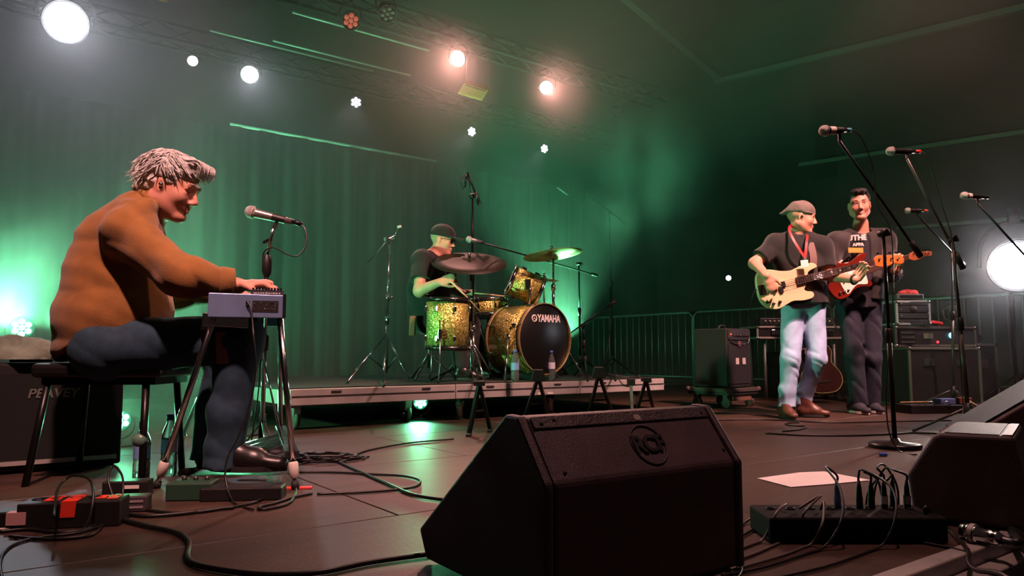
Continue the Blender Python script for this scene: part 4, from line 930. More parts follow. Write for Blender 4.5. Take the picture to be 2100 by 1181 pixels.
cc = P(1133, 516, 6.25)
cymbal('bright green-lit crash cymbal over the bass drum', cc, (-.13, .07, 1), .256, M_CYM, foot=(cc.x + .012, cc.y + .10, bd_c.z + .222), feet=False)
hc = P(1116, 571, 6.75)
cymbal('small hi-hat cymbal glimpsed behind the crash stand', hc, (.04, -.16, 1), .15, M_CYM, foot=(hc.x, hc.y + .05, RISER))
# empty cymbal stand at the left of the riser
b0 = G(792, 776, RISER); es = root('cymbal_stand', b0, 'empty chrome cymbal stand at the left of the riser', 'stand')
tp = P(797, 492, b0.y)
MB().cyl(b0 + V((0, 0, .05)), b0.lerp(V((b0.x, b0.y, tp.z)), .42), .013, n=12).build('lower_tube', CHROME, es)
MB().cyl(b0.lerp(V((b0.x, b0.y, tp.z)), .42), V((b0.x + .01, b0.y, tp.z)), .010, n=12).build('upper_tube', CHROME, es)
for f in (.42, .58): MB().cyl(b0.lerp(tp, f) - V((0, 0, .03)), b0.lerp(tp, f) + V((0, 0, .03)), .020, n=12).build('collar', CHROME, es)
MB().cyl(b0.lerp(tp, .58) + V((.0, 0, 0)), b0.lerp(tp, .58) + V((.05, -.01, 0)), .012, n=10).build('wing_screw', CHROME, es)
MB().cyl(tp - V((.03, .03, .0)), tp + V((.05, .03, .02)), .018, n=12).build('tilter', CHROME, es)
MB().tube([P(752, 540, b0.y), tp, P(812, 480, b0.y)], .007, 8).build('boom_arm', CHROME, es)
MB().tube([P(812, 480, b0.y), P(818, 463, b0.y)], .006, 8).build('cymbal_post', CHROME, es)
MB().cyl(P(815, 466, b0.y), P(823, 464, b0.y), .012, n=10).build('felt', WHITE, es)
hb = P(792, 686, b0.y)
for (fx_, fy_, jx, jy) in ((712, 783, 750, 728), (838, 775, 812, 724), (786, 790, 792, 735)):
    f = G(fx_, fy_, RISER + .012); lg = MB().tube([hb, f], .010, 8).build('leg', CHROME, es)
    MB().tube([b0 + V((0, 0, .07)), hb.lerp(f, .5)], .007, 8).build('leg_brace', CHROME, lg)
    MB().ball(f, .014, 8).build('rubber_foot', RUBBER, lg)
# stick bag pad hung by the floor tom
tag(MB().box(P(846, 668, 5.85), (.05, .04, .16), Matrix.Rotation(.05, 3, 'Y')).build('stick_holder', mat('terracotta', '#7a4432', .7), bevel=.01), 'brown stick holder hanging at the left of the floor tom', 'stick holder')
# drum microphones on stands
b1 = G(968, 778, RISER); tp = P(969, 402, b1.y)
stand('tall overhead stand in the middle of the riser', b1, 'tripod', tp, (P(982, 415, b1.y), P(958, 353, b1.y - .1)), None, feet=[G(882, 783, RISER), G(1000, 774, RISER), G(985, 790, RISER)], group='drum microphone stands', r=.011)
mic_t = root('overhead_microphone', P(952, 375, b1.y - .1), 'pencil microphone with loose cable on the middle overhead stand', 'microphone', 'drum microphones')
MB().lathe([(0, 0), (.010, 0), (.010, .13), (0, .13)], P(958, 356, b1.y - .1), V((-.15, -.2, -1)), 12).build('body', BLACKM, mic_t)
MB().tube(spline([P(950, 388, b1.y - .12), P(944, 372, b1.y - .14), P(952, 360, b1.y - .12), P(962, 372, b1.y - .1), P(964, 395, b1.y - .06)], 6), .004, 6).build('lead', CABLE, mic_t)
b1 = G(1256, 764, RISER); tp = P(1250, 436, b1.y)
stand('overhead stand with long boom at the right of the riser', b1, 'tripod', tp, (P(1282, 457, b1.y), P(1174, 379, b1.y - .1)), None, feet=[G(1310, 775, RISER), G(1225, 768, RISER), G(1262, 782, RISER)], group='drum microphone stands', r=.011)
mic_t = root('overhead_microphone', P(1160, 395, b1.y - .1), 'pencil microphone at the tip of the right overhead boom', 'microphone', 'drum microphones')
MB().lathe([(0, 0), (.011, 0), (.011, .15), (0, .15)], P(1143, 384, b1.y - .15), (P(1176, 408, b1.y - .1) - P(1143, 384, b1.y - .15)), 12).build('body', mat('mic_satin', '#7f8583', .3, metal=.8), mic_t)
MB().bar(P(1166, 398, b1.y - .11), P(1176, 380, b1.y - .1), .02, .02).build('clip', BLACK, mic_t)
MB().tube(spline([P(1176, 408, b1.y - .1), P(1188, 411, b1.y - .08), P(1195, 412, b1.y - .05), P(1200, 400, b1.y - .03)], 6), .004, 6).build('lead', CABLE, mic_t)
dm = 6.35
h, tl, c0, c1 = micset(962, 491, 5.78, 990, 497, 'drummer\'s vocal microphone beside the middle stand', None, None, .03, .027, M_MICB2)
b1 = G(1190, 770, RISER); tp = P(1187, 541, b1.y)
stand('low boom stand behind the crash reaching to the drummer', b1, 'tripod', tp, (P(1222, 564, b1.y + .05), P(985, 497, 5.82)), None, group='drum microphone stands', r=.009)
b1 = G(1200, 775, RISER); tp = P(1196, 668, b1.y)
stand('short stand with boom pointing at the bass drum', b1, 'tripod', tp, (P(1262, 617, b1.y + .05), P(1160, 690, b1.y - .05)), None, feet=[G(1232, 768, RISER), G(1178, 772, RISER), G(1205, 783, RISER)], group='drum microphone stands', r=.010)
mic_t = root('bass_drum_microphone', P(1150, 697, b1.y - .06), 'dark egg-shaped microphone before the bass drum head', 'microphone', 'drum microphones')
MB().lathe([(0, 0), (.022, .01), (.03, .04), (.024, .09), (.012, .12), (0, .12)], P(1136, 704, b1.y - .07), (P(1162, 690, b1.y - .05) - P(1136, 704, b1.y - .07)), 16).build('body', BLACKM, mic_t)
bottle('water bottle on the riser left of the black drum head', G(1056, 784, RISER), .25); bottle('clear water bottle on the riser in front of the black drum head', G(1131, 779, RISER), .245, labcol=mat('label_pale', '#c2c8d4', .5))
cable('black cable drooping from the tall right overhead stand', [P(1253, 640, 6.78), P(1248, 700, 6.76), P(1240, 740, 6.75), G(1225, 772, RISER + .006), G(1280, 770, RISER + .006)], .004, clamp=False)
for k, lb in enumerate(('cable loop at the foot of the right overhead stand', 'second cable loop lying at the foot of the right overhead stand')):
    c = G(1252 + 26 * k, 768 + 4 * k, RISER + .008 + .01 * k)
    tag(MB().tube([c + V((.13 * math.cos(2 * PI * i / 30), .10 * math.sin(2 * PI * i / 30), .003 * math.sin(i))) for i in range(30)], .005, 6, closed=True).build('cable_coil', CABLE), lb, 'cable')
# throne
th = root('drum_throne', P(880, 700, 6.12) * 1, 'round black drum throne under the drummer', 'stool')
tc_ = P(880, 700, 6.12)
MB().lathe([(0, .68), (.15, .68), (.17, .70), (.17, .74), (.15, .76), (0, .765)], V((tc_.x, tc_.y, 0)), V((0, 0, 1)), 28).build('seat', mat('black_vinyl', '#141313', .4), th)
MB().cyl((tc_.x, tc_.y, RISER + .1), (tc_.x, tc_.y, .69), .014, n=10).build('post', CHROME, th)
for k in range(3):
    a = .2 + 2.094 * k; MB().tube([(tc_.x, tc_.y, RISER + .22), (tc_.x + .25 * math.cos(a), tc_.y + .25 * math.sin(a), RISER + .01)], .009, 8).build('leg', CHROME, th)

# ================================================================== folding A-frame stands before the riser
def aframe(label, foot_l, foot_r, top, d, cap):
    pl_, pr_ = G(*foot_l), G(*foot_r); tp = P(*top, d)
    t = root('guitar_stand', (pl_ + pr_) / 2, label, 'guitar stand', 'folding stands before the riser')
    for f in (pl_, pr_):
        MB().bar(tp + V((0, 0, .0)), f + V((0, 0, .012)), .022, .026).build('leg', BLACKM, t, bevel=.003)
        MB().box(f + V((0, -.02, .008)), (.03, .14, .016)).build('foot', RUBBER, t)
    if cap:
        b = MB(); b.prism([tp + V((-.05, -.02, -.03)), tp + V((.05, -.02, -.03)), tp + V((.032, -.02, .045)), tp + V((-.032, -.02, .045))], (0, .04, 0)); b.build('head_block', BLACK, t, bevel=.004)
    else: MB().box(tp, (.07, .05, .03)).build('head_block', BLACK, t, bevel=.004)
    MB().bar(tp.lerp(pl_, .55), tp.lerp(pr_, .55), .012, .012).build('cross_bar', BLACKM, t)
aframe('black folding stand at the left end of the riser front', (962, 893), (1005, 884), (983, 786), 4.48, False)
aframe('black folding stand with wedge-shaped block behind the big monitor', (1072, 872), (1128, 868), (1104, 772), 4.75, True)
aframe('second folding stand with wedge-shaped block nearer the barriers', (1205, 862), (1258, 858), (1228, 766), 5.05, True)
aframe('black folding stand at the right end of the riser front', (1303, 856), (1342, 852), (1325, 778), 5.35, False)
po = root('floor_post', G(1297, 858), 'short post with dark square head between the folding stands', 'post')
pf = G(1297, 858); MB().bar(pf, P(1294, 790, pf.y), .03, .02).build('post', STEEL, po); MB().box(P(1294, 783, pf.y), (.06, .04, .05)).build('head_block', BLACK, po, bevel=.004); MB().box(pf + V((0, 0, .006)), (.1, .08, .012)).build('foot', BLACKM, po)
cable('bundle of dark cable with red clip beside the riser end', [G(1335, 848, .03), G(1350, 838, .12), G(1368, 842, .10), G(1380, 850, .03), G(1360, 850, .01), G(1345, 845, .05)], .012)
tag(MB().box(G(1352, 846, .0) + V((0, -.05, .02)), (.07, .03, .04)).build('red_clip', REDT, bevel=.005), 'red clip by the cables at the riser end', 'clip')

# ================================================================== bass amplifier on its dolly
ba = root('bass_amplifier', V((2.05, 6.95, 0.16)), 'black bass amplifier with red pilot lamp standing on a dolly', 'amplifier')
aa = math.radians(-50); Ra = Matrix.Rotation(aa, 3, 'Z'); ac = V((2.02, 7.05, .0))
ra = lambda x, y, z: ac + Ra @ V((x, y, z))
MB().box(ra(0, 0, .46), (.36, .40, .55), Ra).build('cabinet', TOLEX, ba, bevel=.012, bseg=3)
fr = lambda y, z, o=0.0: ra(.182 + o, y, z)
MB().prism([fr(-.18, .22), fr(.18, .22), fr(.18, .60), fr(-.18, .60)], Ra @ V((.006, 0, 0))).build('grille', mat('grille_dark', '#150f10', .6, bump=.5, bscale=500), ba)
MB().prism([fr(-.18, .63), fr(.18, .63), fr(.18, .715), fr(-.18, .715)], Ra @ V((.008, 0, 0))).build('control_panel', mat('panel', '#241517', .4), ba)
MB().lathe([(0, 0), (.008, 0), (.006, .006), (0, .007)], fr(-.14, .68, .008), Ra @ V((1, 0, 0)), 12).build('pilot_lamp', glow('pilot', '#ff3a18', 3), ba)
for k in range(6): MB().lathe([(.011, 0), (.010, .016), (0, .016)], fr(-.08 + .045 * k, .668, .008), Ra @ V((1, 0, 0)), 12).build('knob', BLACK, ba)
MB().tube(spline([fr(-.17, .66, .01), fr(-.13, .60, .012), fr(0, .585, .012), fr(.13, .60, .012), fr(.17, .66, .01)], 6), .005, 6).build('metal_trim', CHROME, ba)
MB().lathe([(0, 0), (.035, 0), (.03, .008), (0, .01)], fr(0, .585, .008), Ra @ V((1, 0, 0)), 16).build('emblem', mat('emblem_brown', '#4d3430', .5), ba)
for k, yy in enumerate((-.05, .06)): MB().bar(fr(yy, .46, .01), fr(yy, .40, .012), .012, .03).build('tape_piece', mat('grey_tape', '#b6aeab', .6), ba)
MB().tube(spline([ra(.0, -.06, .735), ra(.0, -.03, .765), ra(0, .03, .765), ra(0, .06, .735)], 6), .009, 6).build('handle', RUBBER, ba)
do = root('dolly', ac, 'battered flight-case dolly with castors under the bass amplifier', 'dolly')
MB().box(ra(0, 0, .150), (.44, .50, .06), Ra).build('tray', PLY, do)
for (x, y, sx, sy) in ((.222, 0, .02, .5), (-.222, 0, .02, .5), (0, .25, .44, .02), (0, -.25, .44, .02)): MB().box(ra(x, y, .165), (sx, sy, .035), Ra).build('edge_rail', mat('worn_edge', '#4d443f', .6, metal=.3), do, bevel=.003)
for x in (.22, -.22):
    for y in (.25, -.25): MB().ball(ra(x, y, .165), .028, 10).build('corner_ball', mat('worn_edge', '#4d443f', .6), do)
for x in (.16, -.16):
    for y in (.19, -.19):
        MB().box(ra(x, y, .105), (.05, .05, .04), Ra).build('castor_fork', mat('worn_edge', '#4d443f', .6), do); MB().cyl(ra(x, y - .015, .045), ra(x, y + .015, .045), .045, n=18).build('wheel', mat('wheel_dark', '#40362f', .6), do)
MB().box(ra(.19, 0, .09), (.03, .3, .05), Ra).build('cross_board', mat('board_wood', '#6b4b3d', .7), do)

# ================================================================== cases at the right
def case(name, label, cat, u0, v0, w_, d_, z0, z1, m=PLY, edge=.022, group='flight cases', ang=None, o=None, rail=ALU):
    A = UA if ang is None else ang; R3 = Matrix.Rotation(A, 3, 'Z'); o = V(o)
    f = lambda x, y, z: o + R3 @ V((x, y, 0)) + V((0, 0, z))
    t = root(name, o + V((0, 0, z0)), label, cat, group)
    MB().box(f(w_ / 2, d_ / 2, (z0 + z1) / 2), (w_ - .01, d_ - .01, z1 - z0 - .01), R3).build('body', m, t)
    for (x, y) in ((0, 0), (w_, 0), (0, d_), (w_, d_)): MB().box(f(x, y, (z0 + z1) / 2), (edge, edge, z1 - z0), R3).build('edge_rail', rail, t, bevel=.003)
    for z in (z0 + edge / 2, z1 - edge / 2):
        for (x, y, sx, sy) in ((w_ / 2, 0, w_, edge), (w_ / 2, d_, w_, edge), (0, d_ / 2, edge, d_), (w_, d_ / 2, edge, d_)): MB().box(f(x, y, z), (sx, sy, edge), R3).build('edge_rail', rail, t, bevel=.003)
    for z in (z0, z1):
        for (x, y) in ((0, 0), (w_, 0), (0, d_), (w_, d_)): MB().ball(f(x, y, z + (.012 if z == z0 else -.012)), edge * .95, 10).build('corner_ball', CHROME, t)
    return t, f
o1 = P(1868, 800, 7.0); o1.z = 0
M_RACKRAIL = mat('worn_rail', '#7d7a6c', .45, metal=.6)
t, f = case('flight_case', 'wide black flight case with metal edges at the right', 'flight case', 0, 0, .74, .5, 0.0, .56, ang=math.radians(8), o=o1, rail=M_RACKRAIL)
for x in (.2, .55): MB().box(f(x, -.012, .42), (.10, .012, .07)).build('latch', CHROME, t, bevel=.003)
o2 = o1 + V((-.13, -.02, 0))
t, f = case('rack_case', 'low equipment rack with blue lamp standing on the wide flight case', 'equipment rack', 0, 0, .84, .45, .562, .76, ang=math.radians(8), o=o2 + V((.02, .04, 0)), rail=mat('rack_rail', '#4b4340', .5, metal=.3))
MB().box(f(.11, -.014, .66), (.16, .012, .14)).build('power_strip', BLACK, t); 
for k in range(3): MB().box(f(.11, -.022, .61 + .045 * k), (.13, .008, .018)).build('slot', mat('slot_grey', '#3d3a3a', .5), t)
MB().box(f(.33, -.016, .67), (.09, .006, .05)).build('display', mat('display', '#6b6a5c', .5), t)
MB().lathe([(0, 0), (.028, 0), (.024, .006), (0, .008)], f(.58, -.012, .675), V((0, -1, 0)), 16).build('blue_lamp', glow('blue_lamp', '#7fd4ff', 2.5), t)
MB().lathe([(0, 0), (.014, 0), (.012, .006), (0, .008)], f(.43, -.012, .61), V((0, -1, 0)), 12).build('red_lamp', glow('red_lamp', '#ff2d40', 1.6), t)
MB().box(f(.5, -.012, .578), (.6, .01, .02)).build('lower_strip', M_RACKRAIL, t)
o3 = P(1846, 680, 6.98); 
t, f = case('rack_case', 'open rack of amplifiers with bright corner posts on the right cases', 'equipment rack', 0, 0, .33, .35, .772, 1.01, ang=math.radians(5), o=(o3.x, o3.y + .05, 0), rail=mat('bright_rail', '#c9cfcf', .35, metal=.6))
for k, (zz, hh) in enumerate(((.80, .05), (.86, .05), (.925, .06), (.98, .04))):
    u_ = MB().box(f(.165, -.004, zz), (.30, .02, hh)).build('rack_unit', mat('rack_face', '#3d4144', .4, metal=.4), t, bevel=.004)
    for x in (.04, .29): MB().lathe([(.006, 0), (.006, .005), (0, .006)], f(x, -.014, zz), V((0, -1, 0)), 8).build('screw', CHROME, u_)
MB().lathe([(0, 0), (.036, 0), (.03, .006), (0, .006)], f(.165, -.014, .925), V((0, -1, 0)), 20).build('vent_disc', mat('vent', '#191b1c', .5), t)
t = root('wireless_receiver', f(.17, .12, 1.024), 'small silver receiver lying on the open rack', 'receiver')
MB().box(f(.17, .12, 1.05), (.26, .2, .05)).build('body', mat('silver_face', '#8d9190', .35, metal=.7), t, bevel=.004)
MB().box(f(.17, .016, 1.05), (.22, .006, .026)).build('display', mat('dark_display', '#24292b', .2), t)
crumple('red_cloth', 'bunched red and white cloth on top of the silver receiver', 'cloth', f(.2, .12, 1.077), .10, .07, .045, mat('red_cloth', '#c6454a', .8, var=.6, scale=25), 8)
o4 = P(1906, 678, 7.0)
tag(MB().tube(spline([V((o4.x, o4.y + .1, .785)), V((o4.x + .08, o4.y + .1, .80)), V((o4.x + .15, o4.y + .12, .795)), V((o4.x + .2, o4.y + .12, .785))], 6), [.02] * 18 + [.012], 8).build('red_cloth', mat('red_cloth2', '#d0252f', .7)), 'rolled bright red cloth on the equipment rack', 'cloth')
jg = root('clear_jug', P(1956, 680, 7.1), 'clear plastic jug on the equipment rack under the glare', 'jug')
jb = P(1956, 680, 7.1); jb.z = .773
MB().lathe([(0, 0), (.045, 0), (.055, .15), (.06, .19), (.056, .19), (.042, .008), (0, .008)], jb, V((0, 0, 1)), 20).build('body', M_PET, jg); MB().tube(spline([jb + V((-.055, 0, .16)), jb + V((-.09, 0, .15)), jb + V((-.085, 0, .07)), jb + V((-.05, 0, .05))], 6), .006, 6).build('handle', M_PET, jg)
o5 = P(1985, 800, 7.35); o5.z = 0
t, f = case('flight_case', 'tall narrow flight case with pinkish edges next to the barrier', 'flight case', 0, 0, .36, .45, 0.0, .60, ang=math.radians(12), o=o5, rail=mat('pink_rail', '#9c8a86', .45, metal=.5))
MB().box(f(.18, -.012, .4), (.11, .012, .09)).build('latch', CHROME, t, bevel=.003)
crumple('cable_heap', 'heap of small dark and orange things on the tall narrow case', 'clutter', f(.18, .2, .61), .16, .15, .12, mat('clutter', '#3c2b2b', .7, var=.6, scale=18), 12)
# case table behind the bassist
o6 = P(1555, 740, 8.0); o6.z = 0
t, f = case('case_table', 'flight-case lid used as a table behind the bassist', 'table', 0, 0, .98, .5, .66, .80, ang=math.radians(3), o=o6)
for (x, y) in ((.1, .06), (.88, .06), (.1, .44), (.88, .44)): MB().cyl(f(x, y, 0), f(x, y, .66), .016, n=10).build('leg', STEEL, t)
for x in (.2, .5, .8): MB().box(f(x, -.012, .73), (.09, .012, .06)).build('latch', CHROME, t, bevel=.003)
for k, (xx, zz, lb) in enumerate(((.12, .81, 'small mixer box on the case table left of the bassist'), (.70, .81, 'dark equipment box on the case table between the guitarists'))):
    b = root('equipment_box', f(xx, .2, zz), lb, 'equipment'); MB().box(f(xx + .1, .22, zz + .045), (.26, .2, .075)).build('body', mat('rack_face', '#3d4144', .4), b, bevel=.004)
    for q_ in range(4): MB().lathe([(.010, 0), (.009, .014), (0, .014)], f(xx + .02 + .05 * q_, .118, zz + .05), V((0, -1, 0)), 10).build('knob', WHITE, b)
t, f = case('speaker_cabinet', 'black speaker cabinet below the case table', 'speaker', 0, 0, .5, .4, 0.0, .52, m=TOLEX, ang=math.radians(3), o=o6 + V((.3, .12, 0)), rail=BLACK, edge=.015)
MB().lathe([(.17, 0), (.18, .01), (.16, .012), (.05, .004), (0, .006)], f(.25, -.004, .26), V((0, -1, 0)), 28).build('speaker_cone', RUBBER, t)
# acoustic guitar on a stand
M_MAH = mat('mahogany', '#3b120c', .3, coat=.4, var=.3, scale=6); M_BIND = mat('cream_binding', '#b79a6a', .5)
gq = P(1697, 772, 7.55)
ag = root('acoustic_guitar', V((gq.x, gq.y, .05)), 'dark red acoustic guitar with pale binding leaning behind the bassist', 'acoustic guitar')
ga = (V((-.10, .18, .95))).normalized(); gx = V((.98, .1, .08)); gx = (gx - ga * gx.dot(ga)).normalized(); gn_ = gx.cross(ga).normalized()
go = V((gq.x - .06, gq.y, .085))
half = [(0, 0), (.10, .01), (.165, .06), (.195, .13), (.18, .21), (.13, .28), (.118, .32), (.135, .38), (.14, .43), (.115, .475), (.06, .49), (0, .49)]
hs = spline([V((a, b_, 0)) for a, b_ in half], 4)
outl = [go + gx * p.x + ga * p.y for p in hs] + [go - gx * p.x + ga * p.y for p in reversed(hs[1:-1])]
MB().prism(outl, gn_ * .10).build('body', M_MAH, ag, bevel=.004)
for off in (.0, .10): MB().tube([p + gn_ * off for p in outl], .004, 6, closed=True).build('binding', M_BIND, ag)
fr_ = -1 if gn_.y > 0 else 1
fc = go + gn_ * (.10 if gn_.y < 0 else 0.0); fo_ = V((0, -1, 0))
MB().ring(fc + ga * .33 + fo_ * .002, gn_, .048, .004, 24, 6).build('rosette', M_BIND, ag)
MB().bar(fc + ga * .44 + fo_ * .01, fc + ga * .93 + fo_ * .01, .052, .022, up=gn_).build('neck', mat('neck_dark', '#2b1710', .4), ag, bevel=.003)
MB().bar(fc + ga * .93 + fo_ * .01, fc + ga * 1.10 + fo_ * .0, .07, .018, up=gn_).build('headstock', mat('headstock_wood', '#6d3d22', .4), ag, bevel=.003)
for k in range(6): MB().cyl(fc + ga * (.955 + .05 * (k % 3)) + gx * (.03 if k < 3 else -.03), fc + ga * (.955 + .05 * (k % 3)) + gx * (.055 if k < 3 else -.055), .006, n=8).build('tuner', CHROME, ag)
MB().bar(fc + ga * .12 - gx * .07 + fo_ * .004, fc + ga * .12 + gx * .07 + fo_ * .004, .025, .012, up=gn_).build('bridge', mat('neck_dark', '#2b1710', .4), ag)
ast = root('guitar_stand', V((gq.x - .02, gq.y - .02, 0)), 'black stand carrying the acoustic guitar', 'guitar stand')
for (x, y) in ((-.2, -.12), (.2, -.12), (0, .32)): MB().tube([go + V((0, .12, .35)), V((go.x + x, go.y + y, .01))], .010, 8).build('leg', BLACKM, ast)
for s_ in (-1, 1): MB().tube([go + V((s_ * .10, .05, -.035)), go + V((s_ * .10, -.11, -.035)), go + V((s_ * .10, -.12, .0))], .008, 8).build('cradle_arm', BLACKM, ast)
MB().tube([go + V((-.14, .04, -.035)), go + V((.14, .04, -.035))], .008, 8).build('cradle_bar', BLACKM, ast)
# pedals at the right
pr_ = boxy('effects_board', 'black effects board with bits on it before the flight cases', 'effects board', G(1915, 846), (.55, .22, .07), BLACK, .1)
pc_ = G(1915, 846)
for x in (-.13, .0): MB().tube([pc_ + V((x, -.11, .07)), pc_ + V((x + .01, -.115, .095)), pc_ + V((x + .05, -.115, .1)), pc_ + V((x + .08, -.115, .07))], .006, 6).build('handle', CHROME, pr_)
tag(MB().box(pc_ + V((.10, 0, .095)), (.15, .08, .05), Matrix.Rotation(.2, 3, 'Z')).build('blue_pedal', mat('blue_box', '#5a70a8', .5), bevel=.006), 'pale blue pedal on the right effects board', 'pedal')
tag(MB().box(pc_ + V((.26, .0, .10)), (.10, .09, .055), Matrix.Rotation(-.2, 3, 'Z')).build('brown_box', mat('brown_box', '#7a4434', .6), bevel=.006), 'small brown box on the end of the right effects board', 'box')
tag(MB().tube([pc_ + V((-.24, .08, .08)), pc_ + V((.04, .09, .085))], .007, 8).build('drum_stick', mat('stick_wood', '#a98a63', .6)), 'wooden stick lying across the right effects board', 'stick')
tag(MB().tube([pc_ + V((.20, -.07, .14)), pc_ + V((.36, -.16, .012))], .008, 8).build('drum_stick', mat('stick_wood', '#a98a63', .6)), 'wooden stick leaning from the right effects board to the floor', 'stick')
cable('dark cable looping on the floor before the bassist\'s boots', [G(1570, 888, .006), G(1640, 892, .006), G(1740, 893, .006), G(1830, 890, .006), G(1880, 887, .006), G(1960, 892, .006)], .006)
cable('small curl of cable below the bassist\'s boot', [G(1605, 884, .006), G(1640, 880, .006), G(1652, 874, .006), G(1620, 872, .006), G(1612, 868, .006), G(1640, 866, .006)], .006)
cable('long cable on the deck passing behind the big monitor', [G(1440, 862, .006), G(1560, 860, .006), G(1700, 866, .006), G(1830, 864, .006), G(1950, 862, .006)], .006)
# ================================================================== figures: smooth blended volumes turned into one continuous skin
def _n(v): return np.array(v, np.float32)
class Flesh:
    def __init__(s): s.p = []
    def cone(s, a, b, r1, r2, k=.02, flat=None, op='+'): s.p.append(('c', _n(a), _n(b), r1, r2, k, flat, op)); return s
    def chain(s, pts, rs, k=.02, flat=None):
        for i in range(len(pts) - 1): s.cone(pts[i], pts[i + 1], rs[i], rs[i + 1], k, flat)
        return s
    def ell(s, c, r, ax=None, k=.02, op='+'): s.p.append(('e', _n(c), _n(r), None if ax is None else np.array([list(a) for a in ax], np.float32), 0, k, None, op)); return s
    def cut(s, p, n, rad): s.p.append(('h', _n(p), _n(V(n).normalized()), rad, 0, 0, None, 'h')); return s
    def bounds(s):
        lo, hi = np.full(3, 1e9), np.full(3, -1e9)
        for q in s.p:
            if q[7] != '+': continue
            if q[0] == 'c':
                for c, r in ((q[1], q[3]), (q[2], q[4])): lo = np.minimum(lo, c - r); hi = np.maximum(hi, c + r)
            else: r = q[2].max(); lo = np.minimum(lo, q[1] - r); hi = np.maximum(hi, q[1] + r)
        return lo, hi
    def mesh(s, name, h=.006, disp=None):
        lo, hi = s.bounds(); lo = lo - 3 * h - .02; hi = hi + 3 * h + .02
        n = np.ceil((hi - lo) / h).astype(int) + 1
        F_ = np.full(n, .2, np.float32)
        ax_ = [np.float32(lo[i]) + np.float32(h) * np.arange(n[i], dtype=np.float32) for i in range(3)]
        def sub(l, u):
            i0 = np.clip(np.floor((l - lo) / h).astype(int), 0, n); i1 = np.clip(np.ceil((u - lo) / h).astype(int) + 1, 0, n)
            sl = tuple(slice(a, b) for a, b in zip(i0, i1))
            g = np.meshgrid(*[ax_[i][sl[i]] for i in range(3)], indexing='ij'); return sl, np.stack(g, -1)
        for (ty, a, b, c, d, k, fl_, op) in s.p:
            m = .05 + k
            if ty == 'c':
                R = max(c, d); sl, X = sub(np.minimum(a, b) - R - m, np.maximum(a, b) + R + m)
                if X.size == 0: continue
                ba = b - a; L2 = max(float(ba @ ba), 1e-9); pa = X - a
                t = np.clip((pa @ ba) / L2, 0, 1); wv = pa - t[..., None] * ba
                if fl_ is not None:
                    dr = _n(V(fl_[0]).normalized()); wv = wv + (wv @ dr)[..., None] * dr * np.float32(fl_[1] - 1)
                D = np.sqrt((wv * wv).sum(-1)) - (c + (d - c) * t)
            elif ty == 'e':
                R = b.max(); sl, X = sub(a - R - m, a + R + m)
                if X.size == 0: continue
                q = X - a
                if c is not None: q = q @ c.T
                q = q / b; l = np.sqrt((q * q).sum(-1)) + 1e-6; g = np.sqrt(((q / b) ** 2).sum(-1)) + 1e-6
                D = l * (l - 1) / g
            else:
                sl, X = sub(a - c, a + c)
                if X.size == 0: continue
                D = (X - a) @ b
            cur = F_[sl]
            if op == '+':
                hh = np.maximum(k - np.abs(cur - D), 0) / max(k, 1e-6); F_[sl] = np.minimum(cur, D) - hh * hh * k * .25
            elif op == '-':
                hh = np.maximum(k - np.abs(cur + D), 0) / max(k, 1e-6); F_[sl] = np.maximum(cur, -D) + hh * hh * k * .25
            else: F_[sl] = np.maximum(cur, D)
        if disp is not None:
            g = np.meshgrid(*ax_, indexing='ij'); nb = np.abs(F_) < .05
            F_[nb] += disp(g[0][nb], g[1][nb], g[2][nb]).astype(np.float32)
        return nets(name, F_, lo, h)
